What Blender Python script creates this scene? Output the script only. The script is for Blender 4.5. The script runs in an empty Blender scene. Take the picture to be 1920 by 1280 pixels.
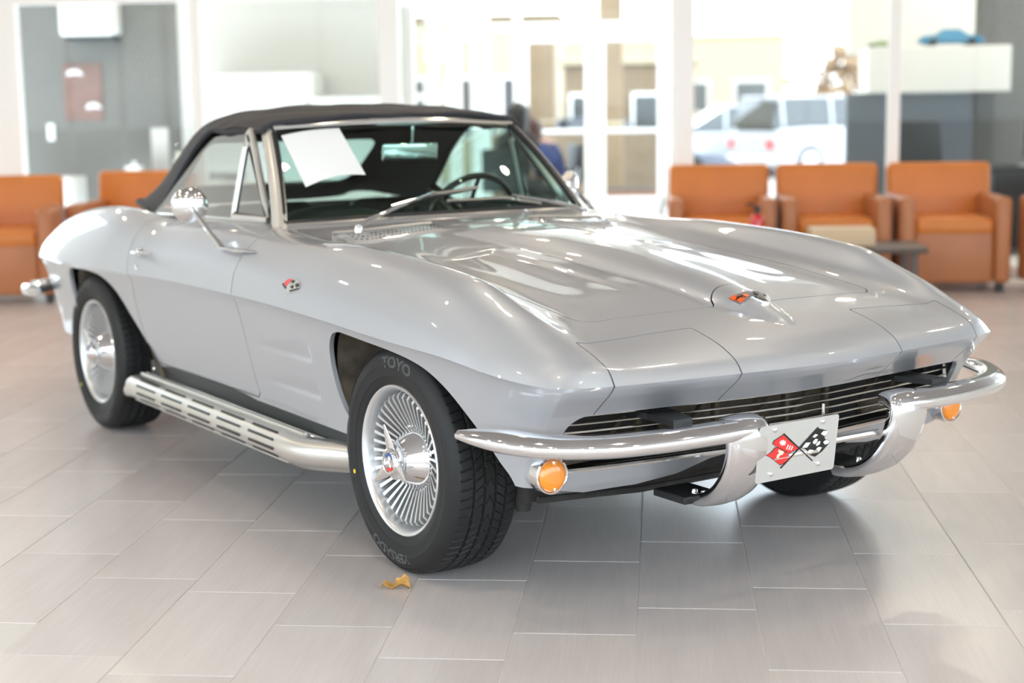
import bpy, bmesh, math, random
import numpy as np
from mathutils import Vector, Matrix
random.seed(7)
np.random.seed(7)
scene = bpy.context.scene
COL = scene.collection

# ------------------------------------------------------------------ camera
CAM = (3.671, -2.855, 1.283)
YAW, PITCH, ROLL, FPX = 2.5577, 0.1501, -0.01487, 2902.26
fw = Vector((math.cos(YAW)*math.cos(PITCH), math.sin(YAW)*math.cos(PITCH), -math.sin(PITCH)))
r0 = Vector((math.sin(YAW), -math.cos(YAW), 0))
u0 = r0.cross(fw)
rt = math.cos(ROLL)*r0 + math.sin(ROLL)*u0
up = -math.sin(ROLL)*r0 + math.cos(ROLL)*u0
cam_data = bpy.data.cameras.new('camera')
cam = bpy.data.objects.new('camera', cam_data)
COL.objects.link(cam)
cam.matrix_world = Matrix(((rt.x, up.x, -fw.x, CAM[0]), (rt.y, up.y, -fw.y, CAM[1]), (rt.z, up.z, -fw.z, CAM[2]), (0, 0, 0, 1)))
cam_data.sensor_width = 36
cam_data.lens = FPX*36/1920
cam_data.clip_end = 400
cam_data.dof.use_dof = True
cam_data.dof.focus_distance = 4.05
cam_data.dof.aperture_fstop = 1.95
scene.camera = cam

# ------------------------------------------------------------------ world, exposure
scene.view_settings.view_transform = 'Standard'
scene.view_settings.look = 'None'
scene.view_settings.gamma = 1
scene.view_settings.use_curve_mapping = False
scene.view_settings.exposure = 0.3
world = bpy.data.worlds.new('world')
scene.world = world
world.use_nodes = True
wn = world.node_tree.nodes
wl = world.node_tree.links
wn.clear()
w_out = wn.new('ShaderNodeOutputWorld')
w_bg = wn.new('ShaderNodeBackground')
w_bg.inputs['Color'].default_value = (0.80, 0.90, 1.0, 1)
w_bg.inputs['Strength'].default_value = 5.0
wl.new(w_bg.outputs[0], w_out.inputs[0])
try:
    scene.cycles.max_bounces = 8
    scene.cycles.diffuse_bounces = 4
    scene.cycles.glossy_bounces = 5
    scene.cycles.transparent_max_bounces = 16
    scene.cycles.transmission_bounces = 6
    scene.cycles.sample_clamp_indirect = 6
    scene.cycles.caustics_reflective = False
    scene.cycles.caustics_refractive = False
except Exception:
    pass

# ------------------------------------------------------------------ room frame: local x to the right, y into the depth, origin under the camera
RANG = math.atan2(0.777, 0.629)
ROOM = Matrix.Translation((CAM[0], CAM[1], 0)) @ Matrix.Rotation(RANG, 4, 'Z')

# ------------------------------------------------------------------ materials
def material(name, color, rough=0.5, metal=0.0, coat=0.0, spec=0.5, emit=None, estr=0.0, var=0.0, vscale=8.0, bump=0.0, bscale=60.0, stretch=None, coat_rough=0.03, sheen=0.0):
    m = bpy.data.materials.new(name)
    m.use_nodes = True
    nt = m.node_tree
    b = nt.nodes['Principled BSDF']
    b.inputs['Base Color'].default_value = (*color, 1)
    b.inputs['Roughness'].default_value = rough
    b.inputs['Metallic'].default_value = metal
    b.inputs['Coat Weight'].default_value = coat
    b.inputs['Coat Roughness'].default_value = coat_rough
    b.inputs['Specular IOR Level'].default_value = spec
    if sheen:
        b.inputs['Sheen Weight'].default_value = sheen
    if emit:
        b.inputs['Emission Color'].default_value = (*emit, 1)
        b.inputs['Emission Strength'].default_value = estr
    if var or bump:
        tc = nt.nodes.new('ShaderNodeTexCoord')
        mp = nt.nodes.new('ShaderNodeMapping')
        if stretch:
            mp.inputs['Scale'].default_value = stretch
        nt.links.new(tc.outputs['Object'], mp.inputs['Vector'])
    if var:
        nz = nt.nodes.new('ShaderNodeTexNoise')
        nz.inputs['Scale'].default_value = vscale
        nz.inputs['Detail'].default_value = 5
        nt.links.new(mp.outputs[0], nz.inputs['Vector'])
        rp = nt.nodes.new('ShaderNodeValToRGB')
        rp.color_ramp.elements[0].position = 0.3
        rp.color_ramp.elements[1].position = 0.7
        rp.color_ramp.elements[0].color = (*[max(0, c*(1-var)) for c in color], 1)
        rp.color_ramp.elements[1].color = (*[min(1, c*(1+var)) for c in color], 1)
        nt.links.new(nz.outputs['Fac'], rp.inputs[0])
        nt.links.new(rp.outputs[0], b.inputs['Base Color'])
    if bump:
        nb = nt.nodes.new('ShaderNodeTexNoise')
        nb.inputs['Scale'].default_value = bscale
        nb.inputs['Detail'].default_value = 4
        nt.links.new(mp.outputs[0], nb.inputs['Vector'])
        bp = nt.nodes.new('ShaderNodeBump')
        bp.inputs['Strength'].default_value = bump
        bp.inputs['Distance'].default_value = 0.004
        nt.links.new(nb.outputs['Fac'], bp.inputs['Height'])
        nt.links.new(bp.outputs[0], b.inputs['Normal'])
    return m

def glass(name, tint=(1, 1, 1), refl=1.0, rough=0.0):
    """thin pane: see-through with a mirror-like reflection that grows at grazing angles"""
    m = bpy.data.materials.new(name)
    m.use_nodes = True
    nt = m.node_tree
    nt.nodes.clear()
    o = nt.nodes.new('ShaderNodeOutputMaterial')
    mix = nt.nodes.new('ShaderNodeMixShader')
    tr = nt.nodes.new('ShaderNodeBsdfTransparent')
    tr.inputs[0].default_value = (*tint, 1)
    gl = nt.nodes.new('ShaderNodeBsdfGlossy')
    gl.inputs['Roughness'].default_value = rough
    fr = nt.nodes.new('ShaderNodeFresnel')
    geo = nt.nodes.new('ShaderNodeNewGeometry')
    ior = nt.nodes.new('ShaderNodeMapRange')
    ior.inputs['To Min'].default_value = 1.45
    ior.inputs['To Max'].default_value = 1/1.45
    nt.links.new(geo.outputs['Backfacing'], ior.inputs['Value'])
    nt.links.new(ior.outputs[0], fr.inputs['IOR'])
    mu = nt.nodes.new('ShaderNodeMath')
    mu.operation = 'MULTIPLY'
    mu.inputs[1].default_value = refl
    nt.links.new(fr.outputs[0], mu.inputs[0])
    nt.links.new(mu.outputs[0], mix.inputs[0])
    nt.links.new(tr.outputs[0], mix.inputs[1])
    nt.links.new(gl.outputs[0], mix.inputs[2])
    nt.links.new(mix.outputs[0], o.inputs[0])
    return m

M = {}
M['paint'] = material('silver_paint', (0.425, 0.43, 0.458), rough=0.40, metal=0.46, coat=1.0, coat_rough=0.02, var=0.02, vscale=900)
M['chrome'] = material('chrome', (0.86, 0.86, 0.88), rough=0.06, metal=1.0)
M['bright'] = material('bright_trim', (0.80, 0.79, 0.76), rough=0.18, metal=1.0)
M['alu'] = material('cast_aluminium', (0.74, 0.74, 0.75), rough=0.34, metal=0.85)
M['satin'] = material('satin_trim', (0.70, 0.67, 0.63), rough=0.36, metal=0.8)
M['alu_dark'] = material('shaded_wheel_disc', (0.20, 0.20, 0.205), rough=0.5, metal=0.4)  # aluminium wheel floor, coloured darker for the shade between the fins
M['alu_brushed'] = material('brushed_aluminium', (0.78, 0.77, 0.74), rough=0.3, metal=0.95, bump=0.05, bscale=200, stretch=(0.05, 1, 1))
M['rubber'] = material('tyre_rubber', (0.012, 0.012, 0.0125), rough=0.55, spec=0.35, bump=0.05, bscale=250)
M['rubber_print'] = material('tyre_lettering', (0.075, 0.073, 0.07), rough=0.7)
M['black'] = material('black_plastic', (0.012, 0.012, 0.013), rough=0.5)
M['under'] = material('dark_underbody', (0.02, 0.018, 0.016), rough=0.8, var=0.5, vscale=14)
M['liner'] = material('dirty_wheel_liner', (0.105, 0.082, 0.06), rough=0.85, var=0.6, vscale=12, bump=0.5, bscale=30)
M['fabric'] = material('black_canvas', (0.05, 0.044, 0.044), rough=0.8, bump=0.15, bscale=500)
M['fabric_seam'] = material('canvas_binding', (0.018, 0.018, 0.024), rough=0.6)
M['trim_dark'] = material('dark_vinyl', (0.012, 0.015, 0.015), rough=0.5, bump=0.1, bscale=300)
M['amber'] = material('amber_lens', (0.88, 0.255, 0.004), rough=0.12, coat=1.0, bump=0.6, bscale=130, emit=(1, 0.35, 0.01), estr=0.0)
M['red'] = material('red_enamel', (0.75, 0.02, 0.02), rough=0.3, coat=0.6)
M['orange_enamel'] = material('orange_red_enamel', (0.80, 0.10, 0.01), rough=0.3, coat=0.6)
M['blue'] = material('blue_enamel', (0.02, 0.10, 0.30), rough=0.3, coat=0.6)
M['white'] = material('white_enamel', (0.85, 0.85, 0.85), rough=0.4)
M['ink'] = material('black_enamel', (0.01, 0.01, 0.01), rough=0.35)
M['cream'] = material('cream_enamel', (0.80, 0.68, 0.50), rough=0.4)
M['plate'] = material('brushed_plate', (0.62, 0.61, 0.59), rough=0.42, metal=0.7)
M['windshield'] = glass('green_tinted_glass', (0.62, 0.80, 0.74), refl=1.0)
M['side_glass'] = glass('side_window_glass', (0.86, 0.92, 0.88), refl=3.6)
M['mirror'] = material('mirror_glass', (0.9, 0.9, 0.9), rough=0.02, metal=1.0)

# ------------------------------------------------------------------ mesh helpers
def link(o, parent=None):
    COL.objects.link(o)
    if parent is not None:
        o.parent = parent
    return o

def meshobj(name, V, F, mat, parent=None, smooth=True, mats=None, fmat=None, auto=None):
    me = bpy.data.meshes.new(name)
    me.from_pydata([tuple(map(float, v)) for v in V], [], [tuple(map(int, f)) for f in F])
    if mats:
        for m in mats:
            me.materials.append(m)
        if fmat is not None:
            me.polygons.foreach_set('material_index', fmat)
    else:
        me.materials.append(mat)
    me.polygons.foreach_set('use_smooth', [bool(smooth)]*len(me.polygons))
    me.validate()
    me.update()
    if auto is not None and smooth:
        try:
            me.set_sharp_from_angle(angle=math.radians(auto))
        except Exception:
            pass
    return link(bpy.data.objects.new(name, me), parent)

def tag(o, label, cat, group=None, kind=None):
    o['label'] = label
    o['category'] = cat
    if group:
        o['group'] = group
    if kind:
        o['kind'] = kind
    return o

def struct(o):
    o['kind'] = 'structure'
    return o

def empty(name, mw=None):
    o = bpy.data.objects.new(name, None)
    o.empty_display_size = 0.1
    COL.objects.link(o)
    if mw is not None:
        o.matrix_world = mw
    return o

class MB:
    """collects shapes into one mesh"""
    def __init__(self):
        self.V = []
        self.F = []
    def add(self, V, F, mw=None):
        n = len(self.V)
        for v in V:
            v = Vector(v)
            if mw is not None:
                v = mw @ v
            self.V.append(v)
        self.F += [tuple(i+n for i in f) for f in F]
        return self
    def box(self, c, s, bev=0.0, rot=None, seg=2, mw=None):
        bm = bmesh.new()
        bmesh.ops.create_cube(bm, size=1)
        for v in bm.verts:
            v.co = Vector((v.co.x*s[0], v.co.y*s[1], v.co.z*s[2]))
        if bev > 0:
            bmesh.ops.bevel(bm, geom=list(bm.edges), offset=min(bev, min(s)*0.49), segments=seg, profile=0.5, affect='EDGES', clamp_overlap=True)
        t = Matrix.Translation(c)
        if rot is not None:
            t = t @ rot
        if mw is not None:
            t = mw @ t
        bm.verts.index_update()
        self.add([v.co for v in bm.verts], [[v.index for v in f.verts] for f in bm.faces], t)
        bm.free()
        return self
    def lathe(self, prof, n=48, mw=None, cap=False):
        """profile of (radius, height) turned about local z"""
        V = []
        F = []
        k = len(prof)
        for i in range(n):
            a = 2*math.pi*i/n
            for r, h in prof:
                V.append((r*math.cos(a), r*math.sin(a), h))
        for i in range(n):
            j = (i+1) % n
            for q in range(k-1):
                F.append((i*k+q, j*k+q, j*k+q+1, i*k+q+1))
        if cap:
            F.append([i*k+k-1 for i in range(n)])
            F.append([i*k for i in range(n)][::-1])
        return self.add(V, F, mw)
    def tube(self, pts, r, n=10, closed=False, cap=True, flat=1.0, upv=(0, 0, 1)):
        pts = [Vector(p) for p in pts]
        k = len(pts)
        rs = r if isinstance(r, (list, tuple)) else [r]*k
        V = []
        F = []
        for i, p in enumerate(pts):
            if closed:
                t = pts[(i+1) % k]-pts[i-1]
            else:
                t = pts[min(i+1, k-1)]-pts[max(i-1, 0)]
            t.normalize()
            a = Vector(upv)
            if abs(t.dot(a)) > 0.95:
                a = Vector((1, 0, 0))
            s = t.cross(a).normalized()
            w = s.cross(t).normalized()
            for q in range(n):
                th = 2*math.pi*q/n
                V.append(p+s*(rs[i]*math.cos(th))+w*(rs[i]*flat*math.sin(th)))
        for i in range(k if closed else k-1):
            j = (i+1) % k
            for q in range(n):
                F.append((i*n+q, i*n+(q+1) % n, j*n+(q+1) % n, j*n+q))
        if cap and not closed:
            F.append([q for q in range(n)][::-1])
            F.append([(k-1)*n+q for q in range(n)])
        return self.add(V, F)
    def prism(self, poly, d, mw=None):
        """flat polygon in local xy, thickness d along z"""
        n = len(poly)
        V = [(x, y, 0) for x, y in poly]+[(x, y, d) for x, y in poly]
        F = [list(range(n))[::-1], [n+i for i in range(n)]]+[(i, (i+1) % n, n+(i+1) % n, n+i) for i in range(n)]
        return self.add(V, F, mw)
    def build(self, name, mat, parent=None, smooth=True, auto=35):
        return meshobj(name, self.V, self.F, mat, parent, smooth, auto=auto)

def spline(P, n, closed=False):
    """Catmull-Rom (centripetal-free) curve through the rows of P"""
    P = np.asarray(P, float)
    k = len(P)
    d = np.r_[0, np.cumsum(np.maximum(np.linalg.norm(np.diff(P, axis=0), axis=1), 1e-6)**0.5)]
    return hermite(d, P, np.linspace(0, d[-1], n))

def hermite(x, Y, q):
    """C1 cubic through (x, Y) with non-uniform finite-difference slopes"""
    x = np.asarray(x, float)
    Y = np.asarray(Y, float)
    one = Y.ndim == 1
    if one:
        Y = Y[:, None]
    h = np.diff(x)
    s = np.diff(Y, axis=0)/h[:, None]
    m = np.zeros_like(Y)
    if len(x) == 2:
        m[:] = s[0]
    else:
        m[1:-1] = (s[:-1]*h[1:, None]+s[1:]*h[:-1, None])/(h[:-1]+h[1:])[:, None]
        m[0] = 1.5*s[0]-0.5*m[1]
        m[-1] = 1.5*s[-1]-0.5*m[-2]
    i = np.clip(np.searchsorted(x, q, side='right')-1, 0, len(x)-2)
    t = ((q-x[i])/h[i])[:, None]
    H = h[i][:, None]
    r = (2*t**3-3*t**2+1)*Y[i]+(t**3-2*t**2+t)*H*m[i]+(-2*t**3+3*t**2)*Y[i+1]+(t**3-t**2)*H*m[i+1]
    return r[:, 0] if one else r

def sstep(a, b, x):
    t = np.clip((np.asarray(x, float)-a)/(b-a), 0, 1)
    return t*t*(3-2*t)

def gridfaces(nu, nv, flip=False):
    i = np.arange(nu-1)[:, None]*nv+np.arange(nv-1)[None, :]
    f = np.stack([i, i+1, i+nv+1, i+nv], -1).reshape(-1, 4)
    return f[:, ::-1] if flip else f

def poly_sdf(P, poly):
    """signed distance of 2-D points to a closed polygon, negative inside"""
    P = np.asarray(P, float)
    poly = np.asarray(poly, float)
    d = np.full(len(P), 1e9)
    ins = np.zeros(len(P), bool)
    for i in range(len(poly)):
        a = poly[i-1]
        b = poly[i]
        ab = b-a
        t = np.clip(((P-a)@ab)/max(ab@ab, 1e-12), 0, 1)
        d = np.minimum(d, np.linalg.norm(P-a-t[:, None]*ab, axis=1))
        c = ((a[1] > P[:, 1]) != (b[1] > P[:, 1]))
        xx = a[0]+(P[:, 1]-a[1])*(b[0]-a[0])/np.where(abs(b[1]-a[1]) < 1e-12, 1e-12, b[1]-a[1])
        ins ^= c & (P[:, 0] < xx)
    return np.where(ins, -d, d)

def clip(V, F, s):
    """keep the part of the mesh where s > 0; new vertices on the zero line"""
    V = np.asarray(V, float)
    s = np.asarray(s, float)
    s = np.where(np.abs(s) < 1e-7, 1e-7, s)
    newV = []
    cache = {}
    out = []
    pos = s > 0
    n0 = len(V)
    for f in F:
        p = [bool(pos[i]) for i in f]
        if all(p):
            out.append(tuple(f))
            continue
        if not any(p):
            continue
        g = []
        k = len(f)
        for q in range(k):
            i, j = f[q], f[(q+1) % k]
            if p[q]:
                g.append(i)
            if p[q] != p[(q+1) % k]:
                key = (i, j) if i < j else (j, i)
                if key not in cache:
                    t = s[key[0]]/(s[key[0]]-s[key[1]])
                    cache[key] = n0+len(newV)
                    newV.append(V[key[0]]+(V[key[1]]-V[key[0]])*t)
                g.append(cache[key])
        if len(g) >= 3:
            out.append(tuple(g))
    V2 = np.vstack([V, np.array(newV)]) if newV else V
    used = sorted({i for f in out for i in f})
    mp = {o: k for k, o in enumerate(used)}
    return V2[used] if used else np.zeros((0, 3)), [tuple(mp[i] for i in f) for f in out]

def normals(V, F):
    N = np.zeros_like(V)
    for f in F:
        a, b, c = V[f[0]], V[f[1]], V[f[2]]
        n = np.cross(b-a, c-a)
        if len(f) > 3:
            n = n+np.cross(c-a, V[f[3]]-a)
        for i in f:
            N[i] += n
    return N/np.maximum(np.linalg.norm(N, axis=1), 1e-12)[:, None]

def flange(V, F, depth, rnd=0.0015):
    """turn every open edge inward so that a cut panel has a thickness"""
    N = normals(V, F)
    cnt = {}
    for f in F:
        for q in range(len(f)):
            i, j = f[q], f[(q+1) % len(f)]
            cnt[(i, j)] = 1
    be = [(i, j) for (i, j) in cnt if (j, i) not in cnt]
    vs = sorted({i for e in be for i in e})
    n0 = len(V)
    mp = {v: n0+k for k, v in enumerate(vs)}
    V2 = np.vstack([V, V[vs]-N[vs]*depth]) if vs else V
    F2 = list(F)+[(j, i, mp[i], mp[j]) for i, j in be]
    return V2, F2
# ------------------------------------------------------------------ the room: x right, y depth (metres from the camera), z up
M['wall_grey'] = material('grey_wall_paint', (0.15, 0.143, 0.13), rough=0.8, var=0.03, vscale=3)
M['wall_white'] = material('white_wall_paint', (0.84, 0.82, 0.78), rough=0.7)
M['ceiling'] = material('ceiling_tile', (0.38, 0.35, 0.335), rough=0.9)
M['frame'] = material('white_aluminium_frame', (0.90, 0.89, 0.88), rough=0.4)
M['frame_grey'] = material('grey_aluminium_frame', (0.42, 0.39, 0.36), rough=0.4)
M['pane'] = glass('window_glass', (0.95, 0.97, 0.96), refl=0.25)
M['grout'] = material('light_grout', (0.66, 0.63, 0.61), rough=0.9)
M['asphalt'] = material('pale_asphalt', (0.36, 0.33, 0.31), rough=0.9, var=0.15, vscale=2)
M['tan'] = material('tan_stucco', (0.21, 0.145, 0.088), rough=0.9, var=0.1, vscale=2)
M['cream_wall'] = material('cream_stucco', (0.42, 0.35, 0.24), rough=0.9)

def tile_material():
    m = bpy.data.materials.new('grey_wood_look_tile')
    m.use_nodes = True
    nt = m.node_tree
    b = nt.nodes['Principled BSDF']
    tc = nt.nodes.new('ShaderNodeTexCoord')
    oi = nt.nodes.new('ShaderNodeObjectInfo')
    ad = nt.nodes.new('ShaderNodeVectorMath')
    ad.operation = 'ADD'
    sc = nt.nodes.new('ShaderNodeVectorMath')
    sc.operation = 'SCALE'
    sc.inputs['Scale'].default_value = 37.0
    cb = nt.nodes.new('ShaderNodeCombineXYZ')
    nt.links.new(oi.outputs['Random'], cb.inputs[0])
    nt.links.new(oi.outputs['Random'], cb.inputs[1])
    nt.links.new(cb.outputs[0], sc.inputs[0])
    nt.links.new(tc.outputs['Object'], ad.inputs[0])
    nt.links.new(sc.outputs[0], ad.inputs[1])
    mp = nt.nodes.new('ShaderNodeMapping')
    mp.inputs['Scale'].default_value = (160, 5, 1)
    nt.links.new(ad.outputs[0], mp.inputs['Vector'])
    nz = nt.nodes.new('ShaderNodeTexNoise')
    nz.inputs['Scale'].default_value = 1.0
    nz.inputs['Detail'].default_value = 4
    nt.links.new(mp.outputs[0], nz.inputs['Vector'])
    mp2 = nt.nodes.new('ShaderNodeMapping')
    mp2.inputs['Scale'].default_value = (22, 1.6, 1)
    nt.links.new(ad.outputs[0], mp2.inputs['Vector'])
    nz2 = nt.nodes.new('ShaderNodeTexNoise')
    nz2.inputs['Detail'].default_value = 3
    nz2.inputs['Scale'].default_value = 1.0
    nt.links.new(mp2.outputs[0], nz2.inputs['Vector'])
    mx = nt.nodes.new('ShaderNodeMath')
    mx.operation = 'MULTIPLY_ADD'
    mx.inputs[1].default_value = 0.55
    nt.links.new(nz.outputs['Fac'], mx.inputs[0])
    m2 = nt.nodes.new('ShaderNodeMath')
    m2.operation = 'MULTIPLY'
    m2.inputs[1].default_value = 0.45
    nt.links.new(nz2.outputs['Fac'], m2.inputs[0])
    nt.links.new(m2.outputs[0], mx.inputs[2])
    rp = nt.nodes.new('ShaderNodeValToRGB')
    rp.color_ramp.elements[0].position = 0.32
    rp.color_ramp.elements[1].position = 0.68
    rp.color_ramp.elements[0].color = (0.58, 0.525, 0.512, 1)
    rp.color_ramp.elements[1].color = (0.64, 0.585, 0.572, 1)
    nt.links.new(mx.outputs[0], rp.inputs[0])
    hv = nt.nodes.new('ShaderNodeHueSaturation')
    mr = nt.nodes.new('ShaderNodeMapRange')
    mr.inputs['To Min'].default_value = 0.93
    mr.inputs['To Max'].default_value = 1.05
    nt.links.new(oi.outputs['Random'], mr.inputs['Value'])
    nt.links.new(mr.outputs[0], hv.inputs['Value'])
    nt.links.new(rp.outputs[0], hv.inputs['Color'])
    nt.links.new(hv.outputs[0], b.inputs['Base Color'])
    b.inputs['Roughness'].default_value = 0.25
    b.inputs['Specular IOR Level'].default_value = 0.5
    bp = nt.nodes.new('ShaderNodeBump')
    bp.inputs['Strength'].default_value = 0.06
    bp.inputs['Distance'].default_value = 0.002
    nt.links.new(nz.outputs['Fac'], bp.inputs['Height'])
    nt.links.new(bp.outputs[0], b.inputs['Normal'])
    return m
M['tile'] = tile_material()

def rbuild(mb, name, mat, parent=None, smooth=False, auto=35):
    o = mb.build(name, mat, parent, smooth, auto)
    if parent is None:
        o.matrix_world = ROOM
    return o

BACK = 11.55           # depth of the glazed back wall
floor = struct(rbuild(MB().box((0.0, 4.3, -.0515), (17.0, 14.8, .1)), 'floor', M['grout']))

def in_frame(x, y, z, mx=140):
    p = ROOM @ Vector((x, y, z))-Vector(CAM)
    d = p.dot(fw)
    if d < .5:
        return None
    px, py = 960+FPX*p.dot(rt)/d, 640-FPX*p.dot(up)/d
    return (px, py, d) if -mx < px < 1920+mx and 380 < py < 1280+mx*1.5 else None

def lay_tiles():
    cw, cl = .3045, .616
    offs = {0: .574, 1: .168, 2: .354, -1: .384}
    cells = []
    for k in range(-22, 24):
        x = -.3634+(k+.5)*cw
        o = offs.get(k, random.random()*cl)
        for j in range(2, 20):
            y = o+(j+.5)*cl
            if y > BACK-.1:
                continue
            q = in_frame(x, y, 0)
            if q:
                cells.append((q[2], x, y))
    cells.sort()
    w, l, h = cw-.0038, cl-.0038, .010
    V = []
    for s, z in ((1, -h), (1, -.0006), (.997, 0)):
        V += [(-w/2*s, -l/2*s, z), (w/2*s, -l/2*s, z), (w/2*s, l/2*s, z), (-w/2*s, l/2*s, z)]
    F = [(0, 1, 5, 4), (1, 2, 6, 5), (2, 3, 7, 6), (3, 0, 4, 7), (4, 5, 9, 8), (5, 6, 10, 9), (6, 7, 11, 10), (7, 4, 8, 11), (8, 9, 10, 11)]
    me = None
    for d, x, y in cells[:300]:
        if me is None:
            o = meshobj('tile', V, F, M['tile'], floor, False)
            me = o.data
        else:
            o = link(bpy.data.objects.new('tile', me), floor)
        o.location = (x, y, 0)
    rest = MB()
    for d, x, y in cells[300:]:
        rest.add(V, F, Matrix.Translation((x, y, 0)))
    if rest.V:
        o = rest.build('far_tiles', M['tile'], floor, False)
        o['kind'] = 'stuff'
lay_tiles()

ceil = struct(rbuild(MB().box((0.0, 6.55, 3.75), (17.0, 19.3, .1)), 'ceiling', M['ceiling']))

win_no = [0]
def glazing(p0, p1, z0, z1, posts, rails, fw_=.07, mat='frame', depth=.09, name='window', post_w=None):
    """framed glass wall between two plan points; posts at fractions, rails at heights; each pane its own part"""
    win_no[0] += 1
    p0, p1 = Vector((*p0, 0)), Vector((*p1, 0))
    L = (p1-p0).length
    ang = math.atan2(p1.y-p0.y, p1.x-p0.x)
    T = Matrix.Translation(p0) @ Matrix.Rotation(ang, 4, 'Z')
    mb = MB()
    pw = post_w or {}
    for s in posts:
        mb.box((s, 0, (z0+z1)/2), (pw.get(s, fw_), depth, z1-z0), .004, mw=T)
    for z in rails:
        mb.box((L/2, 0, z), (L, depth*.8, fw_), .004, mw=T)
    o = struct(rbuild(mb, '%s_%d' % (name, win_no[0]), M[mat]))
    for a, b in zip(posts[:-1], posts[1:]):
        for c, d in zip(rails[:-1], rails[1:]):
            if b-a < .1 or d-c < .1:
                continue
            pm = MB().box(((a+b)/2, 0, (c+d)/2), (b-a-fw_*.5, .008, d-c-fw_*.5), mw=T)
            pm.build('pane', M['pane'], o, False)
    return o

# back wall, left of the entrance lobby
glazing((-8.4, BACK), (-1.94, BACK), 0, 3.7, [0.0, 1.7, 3.36, 4.935, 6.40], [0.05, 2.135, 3.66], post_w={3.36: .38, 6.40: .15, 4.935: .072})
# back wall, right of the lobby
glazing((.10, BACK), (8.0, BACK), 0, 3.7, [.07, 1.58, 3.4, 5.6, 7.8], [0.05, 3.66], post_w={.07: .15, 1.58: .085})
# lobby side walls, running away from the viewer
glazing((-2.02, BACK+.1), (-2.02, 18.1), 0, 3.4, [0.02, .9, 2.3, 3.9, 5.4, 6.5], [0.05, 2.12, 3.36], mat='frame', post_w={.9: .10})
glazing((.17, BACK+.1), (.17, 18.1), 0, 3.4, [0.02, 2.2, 4.4, 6.5], [0.05, 2.12, 3.36], mat='frame_grey')
# lobby front with transom
glazing((-2.12, 18.2), (.17, 18.2), 0, 3.4, [.04, .50-.03, 1.37, 2.25], [2.20, 3.36], fw_=.09, mat='frame')

def lobby_door(x0, x1, hinge):
    win_no[0] += 0
    mb = MB()
    y = 18.2
    for x in (x0+.045, x1-.045):
        mb.box((x, y, 1.06), (.09, .06, 2.1), .006)
    mb.box(((x0+x1)/2, y, 2.065), (x1-x0, .06, .09), .006)
    mb.box(((x0+x1)/2, y, .12), (x1-x0, .06, .22), .006)
    return mb
for n, (a, b) in enumerate(((-1.62, -.78), (-.73, .06))):
    d = struct(rbuild(lobby_door(a, b, 0), 'door_%d' % (n+1), M['frame']))
    MB().box(((a+b)/2, 18.2, 1.12), (b-a-.16, .008, 1.82)).build('pane', M['pane'], d, False)
    MB().tube([(a+.06, 18.13, 1.0), (b-.06, 18.13, 1.0)], .022, 10).build('push_bar', M['alu'], d)
lob = struct(rbuild(MB().box((-.95, 14.9, 3.42), (2.6, 6.7, .06)), 'ceiling_lobby', M['wall_white']))

# other glazed sides of the showroom, behind and beside the viewer
struct(rbuild(MB().box((-8.4, 7.6, 1.85), (.12, 7.9, 3.7)), 'wall_left', M['wall_white']))
glazing((-8.4, -3.0), (-8.4, 3.65), 0, 3.7, [0.05, 2.2, 4.4, 6.6], [0.05, 3.0, 3.66])
struct(rbuild(MB().box((8.0, 7.6, 1.85), (.12, 7.9, 3.7)), 'wall_right', M['wall_white']))
glazing((8.0, -3.0), (8.0, 3.65), 0, 3.7, [0.05, 2.2, 4.4, 6.6], [0.05, 3.0, 3.66])
glazing((-8.4, -3.0), (8.0, -3.0), 0, 3.7, [0.05, 2.7, 5.4, 8.1, 10.8, 13.5, 16.35], [0.05, 3.0, 3.66])

# left office behind the glass: grey wall, pale panelling, bulkhead
struct(rbuild(MB().box((-6.3, 15.6, 1.7), (2.9, .12, 3.4)), 'wall_office_left', M['wall_grey']))
struct(rbuild(MB().box((-3.68, 15.6, 1.7), (2.34, .12, 3.4)), 'wall_office_panel', material('pale_panelling', (.56, .545, .51), rough=.7)))
struct(rbuild(MB().box((-3.9, 15.2, 1.44), (1.1, .6, .42), .01), 'trim_1', material('pale_bulkhead', (.64, .62, .59), rough=.7)))
struct(rbuild(MB().box((-3.0, 15.2, 1.36), (.9, .6, .1), .01), 'trim_2', bpy.data.materials['pale_bulkhead']))
glazing((-2.5, 15.6), (-2.05, 15.6), 0, 3.4, [0, .44], [.05, 1.4, 3.36])
# right office
struct(rbuild(MB().box((4.6, 15.0, 1.7), (3.4, .12, 3.4)), 'wall_office_right', M['wall_grey']))
struct(rbuild(MB().box((2.42, 15.0, 2.6), (1.35, .12, 1.75)), 'wall_office_upper', M['wall_white']))
struct(rbuild(MB().box((2.47, 14.6, 1.563), (1.24, .7, .405), .01), 'trim_3', M['wall_white']))
struct(rbuild(MB().box((2.42, 15.0, .68), (1.35, .12, 1.36)), 'wall_office_lower', material('slate_panel', (.13, .14, .16), rough=.6)))
struct(rbuild(MB().box((2.4, 13.4, -.0515), (4.4, 3.6, .1)), 'floor_office', M['grout']))

# outdoors
struct(rbuild(MB().box((0, 95, -.3), (260, 150, .2)), 'ground', M['asphalt']))
struct(rbuild(MB().box((-60, 0, -.3), (100, 260, .2)), 'ground_left', M['asphalt']))
struct(rbuild(MB().box((0, -54, -.3), (120, 100, .2)), 'ground_front', M['asphalt']))

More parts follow.
